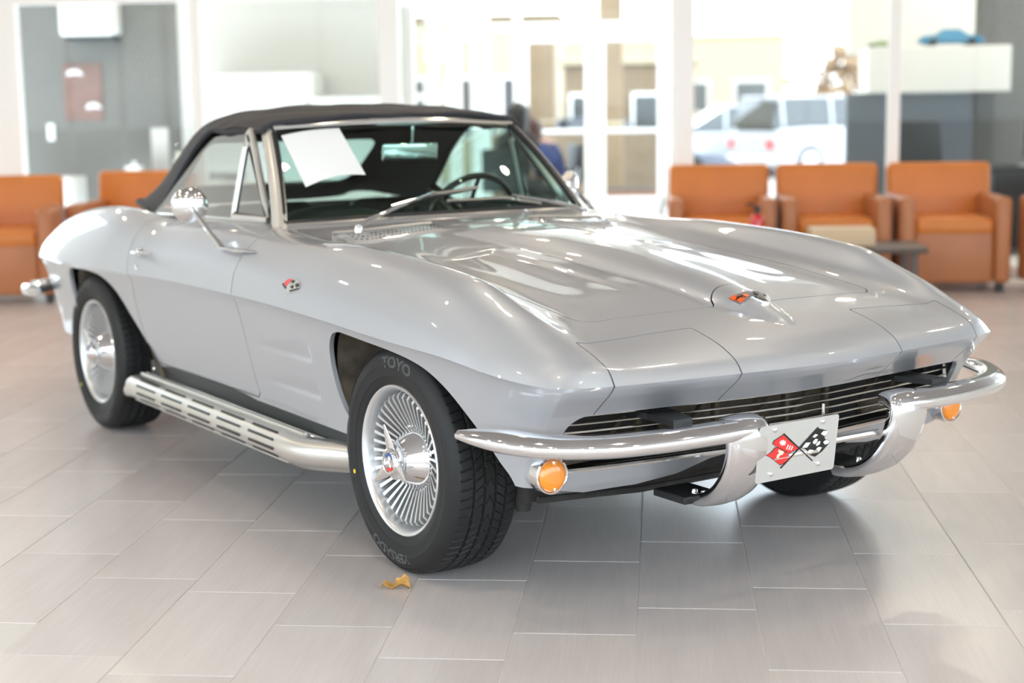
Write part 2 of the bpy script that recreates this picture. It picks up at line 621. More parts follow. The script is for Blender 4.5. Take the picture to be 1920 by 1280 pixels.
# ceiling downlights: a white ring round a warm disc lamp
M['lamp_ring'] = material('white_lamp_ring', (0.85, 0.85, 0.83), rough=0.4)
def downlights():
    ring = None
    la = None
    spots = [(x, y, 3.70, 'round warm recessed downlight in the showroom ceiling', 'ceiling downlights') for x in (-6.0, -3.6, -1.2, 1.2, 3.6) for y in (-1.8, .6, 3.0, 5.4, 7.8, 10.2)]
    spots += [(x, y, 3.39, 'round warm fill lamp added out of view to brighten the lobby', 'lobby fill lamps') for x in (-1.55, -.35) for y in (12.6, 14.8, 17.0)]  # unseen fill lamps, added to brighten the dim lobby
    spots += [(x, y, 3.70, 'round warm fill lamp added out of view to brighten the office behind the glass', 'office downlights') for x, y in ((-6.4, 13.2), (-5.0, 14.2), (-3.2, 13.2), (2.2, 13.0), (2.9, 13.8), (4.6, 13.4))]  # added lamps, out of view, that keep the roofed offices from going dark
    for x, y, zl, lab, grp in spots:
        if 1:
            e = empty('ceiling_downlight', ROOM @ Matrix.Translation((x, y, zl)))
            tag(e, lab, 'light', grp)
            if ring is None:
                ring = MB().lathe([(.085, 0), (.085, -.012), (.105, -.014), (.112, 0)], 24)
                o = ring.build('lamp_ring', M['lamp_ring'], e)
                ring = o.data
                la = bpy.data.lights.new('lamp', 'AREA')
                la.shape = 'DISK'
                la.size = .16
                la.energy = 9
                la.color = (1.0, .86, .66)
            else:
                link(bpy.data.objects.new('lamp_ring', ring), e)
            lo_ = la
            if grp == 'office downlights':
                lo_ = bpy.data.lights.get('office_fill_lamp')
                if lo_ is None:
                    lo_ = la.copy()
                    lo_.name = 'office_fill_lamp'
                    lo_.energy = 17
            l = link(bpy.data.objects.new('lamp', lo_), e)
            l.location = (0, 0, -.006)
downlights()
# ------------------------------------------------------------------ the car (x forward, y to its left, z up; front axle at x = 0)
WB = 2.489
TR = 0.326
car = empty('sports_car')
tag(car, 'silver vintage two-seat sports car with black canvas top and chrome side exhausts', 'car')

NOSE_Y = np.array([0, .14, .28, .42, .53, .61, .655, .70, .735, .755, .765])
NOSE_X = np.array([.845, .838, .820, .803, .789, .776, .767, .752, .738, .729, .722])
def xnose(y):
    return np.interp(np.abs(y), NOSE_Y, NOSE_X)
# row: x at centre, nose fade, yp, side crease (x, y, z), heights at y = 0 .14 .28 .42 .53 .61 yp
ROWS = [
 (.845, 1, .655, (.722, .765, .620), (.620,)*7),
 (.825, 1, .675, (.697, .783, .620), (.646, .646, .646, .646, .646, .648, .654)),
 (.780, 1, .688, (.645, .806, .623), (.674, .674, .673, .672, .671, .672, .681)),
 (.690, 1, .697, (.545, .836, .633), (.703, .703, .703, .702, .700, .701, .718)),
 (.590, .85, .700, (.435, .850, .645), (.725, .725, .724, .722, .720, .725, .757)),
 (.470, .6, .700, (.335, .861, .656), (.746, .746, .745, .742, .738, .745, .790)),
 (.320, .35, .700, (.225, .868, .662), (.776, .776, .773, .765, .757, .769, .832)),
 (.150, .15, .700, (.100, .874, .667), (.801, .800, .796, .786, .778, .792, .853)),
 (-.050, 0, .700, (-.060, .878, .674), (.830, .828, .820, .806, .796, .814, .869)),
 (-.250, 0, .700, (-.250, .879, .683), (.852, .849, .840, .823, .812, .834, .879)),
 (-.480, 0, .700, (-.480, .876, .690), (.872, .869, .860, .843, .832, .851, .885)),
 (-.720, 0, .698, (-.720, .871, .695), (.890, .888, .880, .865, .854, .864, .880)),
 (-.950, 0, .690, (-.950, .867, .696), (.908, .907, .903, .896, .889, .887, .885)),
 (-1.20, 0, .672, (-1.20, .864, .696), (.915, .914, .912, .908, .905, .902, .894)),
 (-1.50, 0, .665, (-1.50, .862, .695), (.912, .912, .911, .909, .906, .902, .893)),
 (-1.80, 0, .670, (-1.80, .866, .692), (.905, .905, .904, .902, .899, .893, .886)),
 (-2.05, 0, .695, (-2.05, .872, .688), (.898, .898, .897, .894, .888, .880, .890)),
 (-2.30, 0, .705, (-2.30, .878, .684), (.890, .890, .890, .887, .881, .884, .908)),
 (-2.55, 0, .705, (-2.55, .878, .679), (.878, .878, .878, .876, .873, .880, .905)),
 (-2.85, 0, .700, (-2.85, .866, .672), (.850, .850, .850, .850, .849, .857, .877)),
 (-3.10, 0, .690, (-3.10, .840, .664), (.805, .805, .805, .805, .806, .812, .826)),
 (-3.33, 0, .680, (-3.28, .805, .656), (.730, .730, .730, .730, .732, .736, .745)),
 (-3.55, 0, .655, (-3.40, .765, .650), (.650,)*7),
]
INNER = np.array([0, .14, .28, .42, .53, .61])
SOUT = np.array([.35, .62, .85, 1.0])
def build_net():
    P = np.zeros((len(ROWS), 11, 3))
    for r, (xc, fade, yp, (sx, sy, sz), hz) in enumerate(ROWS):
        yin = INNER*min(1, yp/.70) if r == 0 else INNER*min(1.0, yp/.69)
        ys = list(yin)+[yp]
        for c, y in enumerate(ys):
            x = xc+(xnose(y)-.845)*fade
            if r == len(ROWS)-1:
                x = xc+.20*(y/.765)**3
            P[r, c] = (x, y, hz[c])
        xp = P[r, 6, 0]
        for k, s in enumerate(SOUT):
            y = yp+(sy-yp)*s
            z = sz+(hz[6]-sz)*(1-s**1.8)**.75
            x = xp+(sx-xp)*s**1.3
            if r == 0:
                x = xnose(y)
            P[r, 7+k] = (x, y, z)
    return P

def car_surface():
    net = build_net()
    R, C, _ = net.shape
    vp = np.r_[0, np.cumsum(np.linalg.norm(np.diff(net[6], axis=0), axis=1))]
    upar = np.r_[0, np.cumsum(np.linalg.norm(np.diff(net[:, [0, 6, 10]], axis=0), axis=2).mean(1))]
    vq = np.unique(np.r_[np.linspace(0, .62, 60), np.linspace(.62, vp[-1], 34)])
    vq = np.clip(vq*1.0, 0, vp[-1])
    uq = np.unique(np.r_[np.linspace(0, .30, 60), np.linspace(.30, 2.0, 230), np.linspace(2.0, upar[-1], 190)])
    A = np.stack([hermite(vp, net[r], vq) for r in range(R)])          # R x nv x 3
    S = np.stack([hermite(upar, A[:, k], uq) for k in range(len(vq))], 1)  # nu x nv x 3
    x, y = S[..., 0], S[..., 1]
    # raised centre of the bonnet, tapering to a point at the nose
    hw = np.interp(-x, [-.70, -.66, -.5, -.15, .05, .35, .72, 1.0], [.004, .03, .098, .145, .17, .20, .24, .26])
    hh = np.interp(-x, [-.70, -.66, -.5, -.15, .3, .62, .70], [0, .010, .036, .034, .030, .020, 0])
    S[..., 2] += hh*np.clip(1-np.clip(np.abs(y)/np.maximum(hw, .004), 0, 1)**2.4, 0, 1)**.85
    # shallow panels pressed into the bonnet
    dx = sstep(-.35, -.325, x)*(1-sstep(.10, .44, x))
    inner = sstep(.212+.0*x, .226, y+.0*x-np.interp(x, [-.35, .4], [.055, 0]))
    outer = 1-sstep(.33, .48, y)
    S[..., 2] -= .0070*dx*inner*outer
    # hollow where the rear wing meets the door top
    S[..., 2] -= .016*np.exp(-((x+1.93)/.13)**2-((y-.69)/.06)**2)
    return S

SURF = car_surface()
NU, NV = SURF.shape[:2]

def front_profile(d):
    return np.interp(d, [0, .012, .03, .05, .08, .115, .155, .195, .225, .26, .29, .315], [0, .008, .026, .052, .088, .118, .145, .168, .184, .200, .215, .235])
def side_profile(d):
    return .012*(1-np.exp(-d/.018))+.054*(d/.34)
def tail_profile(d):
    return np.interp(d, [0, .02, .1, .2, .32], [0, .02, .08, .20, .34])

def lower_shell(S):
    per = np.concatenate([S[0, :, :], S[1:, -1, :], S[-1, -2::-1, :]])
    cx, cy = per[:, 0], per[:, 1]
    wf = np.where(cx > .7215, np.interp(cy, [0, .5, .65, .765], [1, 1, .93, .75]), np.interp(cx, [.36, .435, .545, .645, .722], [0, .06, .28, .57, .75]))   # how far the nose tucks back
    k9 = np.ones(15)/15
    wf = np.convolve(np.pad(wf, 7, mode='edge'), k9, 'valid')
    wr = 1-sstep(-3.42, -2.95, cx)                  # how far the tail tucks forward
    ws = np.clip(cy/.765, 0, 1)                     # how far the sides tuck in
    front = sstep(.70, .74, cx)
    zb = .345+(np.interp(cy, [0, .16, .24, .34, .46, .62, .765], [.374, .372, .360, .325, .308, .308, .345])-.345)*front+(.36-.345)*wr
    zc = per[:, 2]
    tt = np.unique(np.r_[0, .006, .014, .026, .045, np.linspace(.07, 1, 58)])
    out = np.zeros((len(per), len(tt), 3))
    for j, q in enumerate(tt):
        z = zc+(zb-zc)*q
        d = zc-z
        p = per.copy()
        p[:, 0] += -wf*front_profile(d)+wr*tail_profile(d)
        p[:, 1] -= ws*side_profile(d)*(1-.55*sstep(.56, .72, cx)*sstep(.5, .75, cy))
        p[:, 2] = z
        p[0, 1] = 0
        p[-1, 1] = 0
        # side coves behind the front wheel
        for (z1, z0, xa, xb) in ((.600, .546, -.915, -.475), (.487, .434, -.875, -.455)):
            sx = np.clip((p[:, 0]-xa)/(xb-xa), 0, 1)*(1-sstep(xb, xb+.014, p[:, 0]))
            zz0 = z0-.012*np.clip((xb-p[:, 0])/.4, 0, 1)*0
            hgt = (z1-zz0)*np.clip(sx*1.2, .02, 1)
            sz = np.clip((zz0+hgt-z)/hgt, 0, 1)*(1-sstep(zz0-.010, zz0, 2*zz0-.010-z))
            sz = np.where(z < zz0-.010, 0, np.clip((zz0+hgt-z)/hgt, 0, 1))*np.where(z < zz0, 1-(zz0-z)/.010, 1).clip(0, 1)
            p[:, 1] -= np.where((cx < .0) & (wr < .05), .0065*sx**.8*sz, 0)
        out[:, j] = p
    return out

def whole_body():
    S = SURF
    L = lower_shell(S)
    nu, nv = S.shape[:2]
    V = np.concatenate([S.reshape(-1, 3), np.zeros((nu*nv, 1))], 1)
    F = [tuple(f) for f in gridfaces(nu, nv)]
    per_idx = np.concatenate([np.arange(nv), (np.arange(1, nu)*nv+nv-1), ((nu-1)*nv+np.arange(nv-2, -1, -1))])
    npz, nt = L.shape[:2]
    low = np.concatenate([L[:, 1:].reshape(-1, 3), np.ones((npz*(nt-1), 1))], 1)
    base = len(V)
    idx = np.concatenate([per_idx[:, None], base+np.arange(npz*(nt-1)).reshape(npz, nt-1)], 1)
    V = np.vstack([V, low])
    q = np.stack([idx[:-1, :-1], idx[1:, :-1], idx[1:, 1:], idx[:-1, 1:]], -1).reshape(-1, 4)
    # orientation: upper faces up, lower faces out
    f0 = F[len(F)//3]
    a, b, c = V[f0[0], :3], V[f0[1], :3], V[f0[2], :3]
    if np.cross(b-a, c-a)[2] < 0:
        F = [f[::-1] for f in F]
    m = q[len(q)//5*2]
    a, b, c = V[m[0], :3], V[m[1], :3], V[m[2], :3]
    if np.cross(b-a, c-a)[1] < 0:
        q = q[:, ::-1]
    F += [tuple(f) for f in q]
    # mirror
    n = len(V)
    W = V.copy()
    W[:, 1] *= -1
    mid = np.abs(V[:, 1]) < 1e-6
    mp = np.arange(n)+n
    mp[mid] = np.where(mid)[0]
    V2 = np.vstack([V, W])
    F2 = F+[tuple(int(mp[i]) for i in f[::-1]) for f in F]
    used = np.unique(np.array([i for f in F2 for i in f]))
    re = -np.ones(len(V2), int)
    re[used] = np.arange(len(used))
    return V2[used], [tuple(int(re[i]) for i in f) for f in F2]

ARCH_F = spline([(-.215, .30), (-.245, .38), (-.285, .42), (-.311, .465), (-.324, .52), (-.325, .565), (-.314, .612), (-.285, .645), (-.235, .659), (-.18, .657), (-.07, .650), (.06, .640), (.16, .626), (.23, .607), (.31, .567), (.385, .508), (.44, .455), (.485, .40), (.52, .34), (.545, .25)], 90)
ARCH_R = spline([(-1.79, .30), (-1.85, .36), (-1.90, .41), (-2.02, .512), (-2.14, .605), (-2.26, .650), (-2.39, .663), (-2.55, .661), (-2.63, .656), (-2.675, .634), (-2.69, .56), (-2.685, .50), (-2.70, .40), (-2.74, .28)], 80)
def closed_arch(A):
    return np.vstack([A, [(A[-1, 0], .1), (A[0, 0], .1)]])
DOOR = np.vstack([spline([(-1.03, .95), (-1.028, .90), (-1.02, .78), (-.985, .69), (-.967, .58), (-.94, .42), (-.925, .375)], 40), spline([(-.945, .358), (-1.4, .356), (-1.86, .357)], 10), spline([(-1.885, .38), (-1.93, .47), (-1.952, .58), (-1.945, .67), (-1.985, .76), (-2.03, .85), (-2.06, .95)], 40)])
def hood_poly():
    th = np.linspace(0, math.pi/2, 10)
    h = [(.50-.062*math.cos(a), .098*math.sin(a)) for a in th]
    h += [(.497, .16), (.492, .30), (.484, .45)]
    h += [(.484-.055*(1-math.cos(a)), .48+.055*math.sin(a)) for a in np.linspace(0.2, math.pi/2, 8)]
    h += [(.2, .535), (-.2, .535), (-.59, .532)]
    h += [(-.615-.045*math.sin(a), .487+.045*math.cos(a)) for a in np.linspace(0.1, math.pi/2, 6)]
    h += [(-.668, .40), (-.678, .2), (-.682, 0)]
    h = np.array(h)
    return np.vstack([h, (h*[1, -1])[::-1]])
HOOD = hood_poly()
CAB = np.array([(-1.02, 0), (-1.03, .25), (-1.06, .42), (-1.13, .59), (-2.28, .59), (-2.55, .52), (-2.72, .3), (-2.76, 0)])
CABIN = np.vstack([CAB, (CAB*[1, -1])[::-1]])

def rbox(p, q, hw, hh, r):
    dx = np.abs(p)-hw+r
    dy = np.abs(q)-hh+r
    return np.hypot(np.maximum(dx, 0), np.maximum(dy, 0))+np.minimum(np.maximum(dx, dy), 0)-r

def body_panels():
    V, F = whole_body()
    def cut(V, F, fn):
        return clip(V, F, fn(V))
    far = lambda V: np.abs(V[:, 1]) > .6
    V, F = cut(V, F, lambda V: np.where(far(V) & (V[:, 3] > 0), poly_sdf(V[:, [0, 2]], closed_arch(ARCH_F)), 1))
    V, F = cut(V, F, lambda V: np.where(far(V) & (V[:, 3] > 0), poly_sdf(V[:, [0, 2]], closed_arch(ARCH_R)), 1))
    V, F = cut(V, F, lambda V: np.where(V[:, 3] < .5, poly_sdf(V[:, :2], CABIN), 1))
    V, F = cut(V, F, lambda V: np.where((V[:, 3] > .3) & (V[:, 0] > .4), rbox(V[:, 1], V[:, 2]-.4565, .705, .0795, .05), 1))
    g = .0019
    def s_hood(V):
        return np.where(V[:, 3] < .5, poly_sdf(V[:, :2], HOOD), 1)
    def s_lamp(V, sg):
        y = V[:, 1]*sg
        xl = .622-(y-.284)*.025
        a = np.abs(y-.466)-.180
        b = np.where(V[:, 3] < .5, xl-V[:, 0], -1)
        c = np.where(V[:, 3] >= .5, .50-V[:, 2], -1)
        r = np.maximum(np.maximum(a, b), c)
        return np.where((y > .1) & (V[:, 0] > .3), r, 1)
    def s_door(V, sg):
        return np.where(V[:, 1]*sg > .56, poly_sdf(V[:, [0, 2]], DOOR), 1)
    parts = []
    for name, fn in (('hood', s_hood), ('headlight_door', lambda V: s_lamp(V, -1)), ('headlight_door', lambda V: s_lamp(V, 1)), ('door', lambda V: s_door(V, -1)), ('door', lambda V: s_door(V, 1))):
        s = fn(V)
        parts.append((name, *clip(V, F, -s-g)))
        V, F = clip(V, F, s-g)
    parts.insert(0, ('body_shell', V, F))
    res = []
    for name, V, F in parts:
        V2, F2 = flange(V[:, :3], F, .014)
        o = meshobj(name, V2, F2, M['paint'], car, True, auto=50)
        res.append(o)
    return res

BODY = body_panels()

def surf_z(x, y):
    """height of the upper body at a plan position"""
    y = abs(y)
    d = (SURF[..., 0]-x)**2+(SURF[..., 1]-y)**2
    k = np.unravel_index(np.argmin(d), d.shape)
    return float(SURF[k][2])
def surf_side(x, z):
    """|y| of the upper side surface at a given x, z"""
    m = SURF[:, NV*5//8:, :]
    d = (m[..., 0]-x)**2+(m[..., 2]-z)**2
    k = np.unravel_index(np.argmin(d), d.shape)
    return float(m[k][1])
# ------------------------------------------------------------------ looking along a picture direction to find the point of a surface it meets
from mathutils.bvhtree import BVHTree
def ray_dir(px, py):
    return (fw+rt*((px-960)/FPX)+up*((640-py)/FPX)).normalized()
def bvh_of(objs):
    V = []
    F = []
    for o in objs:
        n = len(V)
        V += [v.co.copy() for v in o.data.vertices]
        F += [tuple(i+n for i in p.vertices) for p in o.data.polygons]
    return BVHTree.FromPolygons(V, F)
BT = bvh_of(BODY)
def hit(px, py, lift=0.0, tree=None):
    loc, nor, i, d = (tree or BT).ray_cast(Vector(CAM), ray_dir(px, py))
    if loc is None:
        raise ValueError('no surface at %s %s' % (px, py))
    dd = ray_dir(px, py)
    if nor.dot(dd) > 0:
        nor = -nor
    return loc+nor*lift
def hit_poly(name, pix, lift, thick, mat, parent, tree=None):
    """flat piece with its corners on the surface, standing proud by lift"""
    top = [hit(x, y, lift, tree) for x, y in pix]
    bot = [hit(x, y, lift-thick, tree) for x, y in pix]
    n = len(top)
    F = [list(range(n)), [n+i for i in range(n)][::-1]]+[(i, n+i, n+(i+1) % n, (i+1) % n) for i in range(n)]
    return meshobj(name, top+bot, F, mat, parent, False)

# ------------------------------------------------------------------ wheels
RIM_R = .212
def tyre_mesh():
    side = [(.203, .080), (.207, .090), (.214, .0965), (.224, .1015), (.236, .1045), (.2365, .1058), (.252, .1075), (.266, .1080), (.268, .1090), (.284, .1070), (.297, .1020), (.304, .0965), (.3045, .0980), (.309, .0950), (.3145, .0885)]
    tread = []
    n_t = 56
    for k in range(n_t+1):
        z = .0845-.169*k/n_t
        tread.append((.3215-.0055*(abs(z)/.0845)**3, z))
    prof = side+tread+[(r, -z) for r, z in side[::-1]]
    na = 1440
    P = np.array(prof)
    th = np.arange(na)*2*math.pi/na
    r = np.repeat(P[:, 0][None, :], na, 0)
    z = np.repeat(P[:, 1][None, :], na, 0)
    T = np.repeat(th[:, None], len(P), 1)
    on = np.zeros(len(P), bool)
    on[len(side):len(side)+n_t+1] = True
    dep = np.zeros_like(r)
    for g in (-.050, -.017, .017, .050):
        dep = np.maximum(dep, .0070*(np.abs(z-g) < .0036))
    ph = T*76/(2*math.pi)
    az = np.abs(z)
    sh = (ph+8*(z+.05*np.sign(z))) % 1.0
    dep = np.maximum(dep, np.where((az > .0536) & (sh < .16), .0035, 0))
    ch = (ph*1.0+np.where(z > 0, 1, -1)*26*(z-np.sign(z)*.034)) % 1.0
    dep = np.maximum(dep, np.where((az < .0464) & (az > .0206) & (ch < .15), .0040, 0))
    cc = (ph*.5+38*np.abs(z)) % 1.0
    dep = np.maximum(dep, np.where((az < .0134) & (cc < .09), .0045, 0))
    r = r-dep*on[None, :]
    V = np.stack([r*np.cos(T), r*np.sin(T), z], -1).reshape(-1, 3)
    k = len(P)
    i = np.arange(na)[:, None]*k+np.arange(k-1)[None, :]
    j = ((np.arange(na)+1) % na)[:, None]*k+np.arange(k-1)[None, :]
    F = np.stack([i, i+1, j+1, j], -1).reshape(-1, 4)[:, ::-1]
    return V, F

def text_mesh(txt, size):
    cu = bpy.data.curves.new('lettering', 'FONT')
    cu.body = txt
    cu.size = size
    cu.align_x = 'CENTER'
    cu.resolution_u = 3
    cu.offset = size*.028
    tmp = bpy.data.objects.new('lettering', cu)
    COL.objects.link(tmp)
    dg = bpy.context.evaluated_depsgraph_get()
    me = bpy.data.meshes.new_from_object(tmp.evaluated_get(dg))
    V = [tuple(v.co) for v in me.vertices]
    F = [tuple(p.vertices) for p in me.polygons]
    bpy.data.objects.remove(tmp)
    bpy.data.meshes.remove(me)
    return V, F

def sidewall_z(r):
    return np.interp(r, [.236, .252, .266, .284, .297, .304], [.1050, .1075, .1080, .1070, .1020, .0970])+.0012
def tyre_text(txt, size, r_in, ang, squash=1.0):
    V, F = text_mesh(txt, size)
    out = []
    rm = r_in+size*.35
    for x, y, z in V:
        a = ang-x*squash/rm
        rr = r_in+y
        out.append((rr*math.cos(a), rr*math.sin(a), float(sidewall_z(rr))))
    return out, F

def build_wheel():
    rim = MB()
    rim.lathe([(.206, .070), (.2105, .086), (.2125, .0955), (.2105, .0985), (.2055, .0975), (.2015, .0930), (.1985, .0895), (.1965, .0800), (.1945, .0660), (.1905, .0520), (.1880, .0300), (.187, .004)], 96)
    rim.lathe([(.187, .004), (.19, -.02), (.2, -.085), (.206, -.09)], 64)
    w = rim.build('wheel', M['alu'], car, auto=40)
    MB().lathe([(.1875, .012), (.186, .004), (.170, .0), (.10, -.004), (.085, -.002), (.080, -.02)], 72).build('wheel_disc', M['alu_dark'], w)
    V, F = tyre_mesh()
    t = meshobj('tire', V, F, M['rubber'], w, True, auto=28)
    TV, TF = tyre_text('TOYO', .042, .262, math.radians(86), 1.35)
    meshobj('sidewall_lettering', TV, TF, M['rubber_print'], w, False)
    TV, TF = tyre_text('VERSADO', .036, .262, math.radians(262), 1.3)
    meshobj('sidewall_lettering', TV, TF, M['rubber_print'], w, False)
    yd = MB().lathe([(.0, .0008), (.0042, .0008), (.0042, 0)], 14, Matrix.Translation((.252*math.cos(math.radians(197)), .252*math.sin(math.radians(197)), .1085)))
    yd.lathe([(.0042, 0), (.0042, .0012), (.0066, .0012), (.0066, 0)], 14, Matrix.Translation((.252*math.cos(math.radians(197)), .252*math.sin(math.radians(197)), .1082)))
    yd.build('yellow_dot', material('yellow_paint_dot', (.75, .55, .02), .5), w)
    # cooling fins
    nf = 40
    prof = [(.086, .0), (.086, .040), (.092, .048), (.105, .053), (.160, .075), (.174, .080), (.185, .074), (.1925, .060), (.190, .03), (.187, .0)]
    fme = None
    for k in range(nf):
        if fme is None:
            V = []
            n = len(prof)
            for sg in (-1, 1):
                for r, h in prof:
                    wd = (.0025+.0026*(r-.086)/.1)*(1.0 if h > .02 else 1.6)
                    V.append((r, sg*wd, h))
            F = [tuple(range(n))[::-1], tuple(n+i for i in range(n))]+[(i, (i+1) % n, n+(i+1) % n, n+i) for i in range(n)]
            o = meshobj('fin', V, F, M['alu'], w, False)
            fme = o.data
        else:
            o = link(bpy.data.objects.new('fin', fme), w)
        o.rotation_euler = (0, 0, 2*math.pi*k/nf)
    MB().lathe([(.088, .034), (.0895, .044), (.087, .050), (.080, .060), (.067, .078), (.054, .094), (.0495, .099), (.0495, .101), (.0525, .102), (.0525, .105), (.0495, .106), (.0495, .108), (.0515, .109), (.0515, .112), (.044, .114), (.038, .116)], 72).build('hub_cone', M['chrome'], w, auto=50)
    nut = MB()
    for k in range(48):
        a = 2*math.pi*k/48
        nut.box((.091*math.cos(a), .091*math.sin(a), .040), (.006, .006, .010), .001, Matrix.Rotation(a, 3, 'Z').to_4x4())
    nut.build('knurled_ring', M['chrome'], w, False)['kind'] = 'stuff'
    sp = MB()
    sp.lathe([(.036, .108), (.040, .114), (.041, .121), (.038, .128), (.033, .131), (.030, .130), (.0295, .1265), (.0, .1265)], 48)
    for k in range(3):
        a = math.radians(100+120*k)
        sec = []
        for (d, hwid, zc, th) in ((.026, .024, .117, .008), (.045, .022, .119, .0075), (.065, .0165, .122, .006), (.085, .0105, .126, .0045), (.105, .004, .130, .002)):
            sec.append((d, hwid, zc, th))
        V = []
        F = []
        for (d, hwid, zc, th) in sec:
            for (yy, zz) in ((-hwid, 0), (-hwid*.6, th*.7), (0, th), (hwid*.6, th*.7), (hwid, 0), (hwid*.6, -th*.7), (0, -th), (-hwid*.6, -th*.7)):
                V.append((d, yy, zc+zz))
        for i in range(len(sec)-1):
            for q in range(8):
                F.append((i*8+q, i*8+(q+1) % 8, i*8+8+(q+1) % 8, i*8+8+q))
        F.append(tuple(range(8))[::-1])
        F.append(tuple(32+q for q in range(8)))
        sp.add(V, F, Matrix.Rotation(a, 4, 'Z'))
    sp.build('spinner', M['chrome'], w, auto=40)
    def arc(name, a0, a1, r_a, r_b, mat):
        n = 14
        V = []
        for k in range(n):
            a = math.radians(a0+(a1-a0)*k/(n-1))
            V += [(r_a*math.cos(a), r_a*math.sin(a), .1275), (r_b*math.cos(a), r_b*math.sin(a), .1275)]
        F = [(2*k, 2*k+1, 2*k+3, 2*k+2) for k in range(n-1)]
        meshobj(name, V, F, mat, w, False)
    arc('cap_arc', 30, 150, .017, .026, M['blue'])
    arc('cap_arc', 235, 320, .017, .026, M['red'])
    wb = MB()
    for a in (70, 195, 310):
        wb.prism([(0, -.003), (.017, -.0045), (.017, .0045), (0, .003)], .0012, Matrix.Translation((0, 0, .1268)) @ Matrix.Rotation(math.radians(a), 4, 'Z'))
    wb.build('cap_mark', M['white'], w, False)
    return w

def copy_tree(o, parent=None):
    c = o.copy()
    COL.objects.link(c)
    c.parent = parent
    for ch in list(o.children):
        copy_tree(ch, c)
    return c
WHEEL = build_wheel()
OUT_R = Matrix(((1, 0, 0, 0), (0, 0, -1, 0), (0, 1, 0, 0), (0, 0, 0, 1)))          # outside faces the car's right
OUT_L = Matrix(((-1, 0, 0, 0), (0, 0, 1, 0), (0, 1, 0, 0), (0, 0, 0, 1)))
spots = [((0, -.715, .3205), OUT_R, 0), ((-WB, -.724, .3205), OUT_R, 23), ((0, .715, .3205), OUT_L, 40), ((-WB, .724, .3205), OUT_L, 71)]
for i, (loc, m, spin) in enumerate(spots):
    w = WHEEL if i == 0 else copy_tree(WHEEL, car)
    w.matrix_local = Matrix.Translation(loc) @ m @ Matrix.Rotation(math.radians(spin), 4, 'Z')

# wheel houses and floor pan
def wheel_house(A, sg):
    A = np.asarray(A)
    V = []
    for x, z in A:
        V.append((x, sg*(.815 if x < .2 else .765), z+.004))
        V.append((x, sg*.45, z+.012))
    n = len(A)
    F = [(2*i, 2*i+1, 2*i+3, 2*i+2) for i in range(n-1)]
    F.append([2*i+1 for i in range(n)])
    meshobj('wheel_house', V, F, M['liner'], car, True, auto=40)
for sg in (-1, 1):
    # the liner is wider than the opening
    a = ARCH_F.copy()
    a[:, 0] = np.where(a[:, 0] < 0, a[:, 0]-.02, a[:, 0]+.015)
    a[:, 1] += .006
    a = a[a[:, 1] > .36]
    wheel_house(a, sg)
    b = ARCH_R.copy()
    b[:, 1] += .006
    wheel_house(b, sg)
pan = MB()
pan.box((-1.05, 0, .235), (1.55, 1.46, .13), .03)
pan.box((-.05, 0, .31), (.80, .84, .18), .03)
pan.box((-2.55, 0, .32), (1.3, .84, .2), .03)
pan.tube([(.40, -.62, .262), (.43, -.3, .25), (.43, .3, .25), (.40, .62, .262)], .010, 8)
pan.build('floor_pan', M['under'], car)
for sg in (-1, 1):
    sus = MB()
    sus.tube([(0, sg*.25, .26), (.0, sg*.62, .235)], .028, 8)
    sus.tube([(.30, sg*.52, .265), (.05, sg*.60, .24)], .022, 8)
    sus.box((.30, sg*.575, .262), (.09, .10, .05), .012)
    sus.lathe([(0, -.06), (.02, -.06), (.026, -.03), (.026, .02), (0, .02)], 14, Matrix.Translation((.30, sg*.60, .27)))
    sus.build('suspension', M['under'], car)
    MB().tube([(-WB, sg*.2, .32), (-WB, sg*.66, .32)], .035, 8).build('half_shaft', M['under'], car)

# ------------------------------------------------------------------ grille
cav = MB()
for (c, s) in (((.49, 0, .462), (.02, 1.32, .20)), ((.56, 0, .552), (.14, 1.30, .012)), ((.52, 0, .366), (.06, 1.24, .010)), ((.53, -.66, .47), (.08, .012, .16)), ((.53, .66, .47), (.08, .012, .16))):
    cav.box(c, s)
cav.build('grille_cavity', M['under'], car, False)
rad = MB()
rad.box((.515, 0, .47), (.012, .62, .13))
for y in (-.46, -.20, .05, .2, .46):
    rad.box((.62, y, .47), (.02, .016, .13), .003)
    rad.tube([(.54, y-.05, .42), (.58, y+.02, .53)], .006, 6)
rad.build('radiator_core', material('rusty_radiator', (.06, .045, .03), .8, var=.5, vscale=20), car)
def grille_x(y):
    return float(xnose(y))-.128
for k, z in enumerate((.527, .507, .487, .467, .447, .427)):
    yl = .69 if 0 < k < 5 else .675
    mb = MB()
    ys = np.linspace(-yl, yl, 41)
    pts = [(grille_x(y)-.008, y, z) for y in ys]
    mb.tube(pts, .0042, 8, flat=.75)
    mb.build('grille_bar', M['bright'], car)
tr = MB()
ang = np.linspace(0, 1, 30)
lo = []
for y in np.linspace(-.655, .655, 50):
    lo.append((float(xnose(y))-.1865, y, .3785))
left_end = [(float(xnose(.70))-.145+.0, -.703, z) for z in (.515, .475, .430)]+[(float(xnose(.69))-.172, -.696, .405), (float(xnose(.675))-.181, -.682, .388)]
path = left_end+lo+[(x, -y, z) for x, y, z in left_end[::-1]]
tr.tube(path, .0075, 8)
tr.build('grille_trim', M['bright'], car)
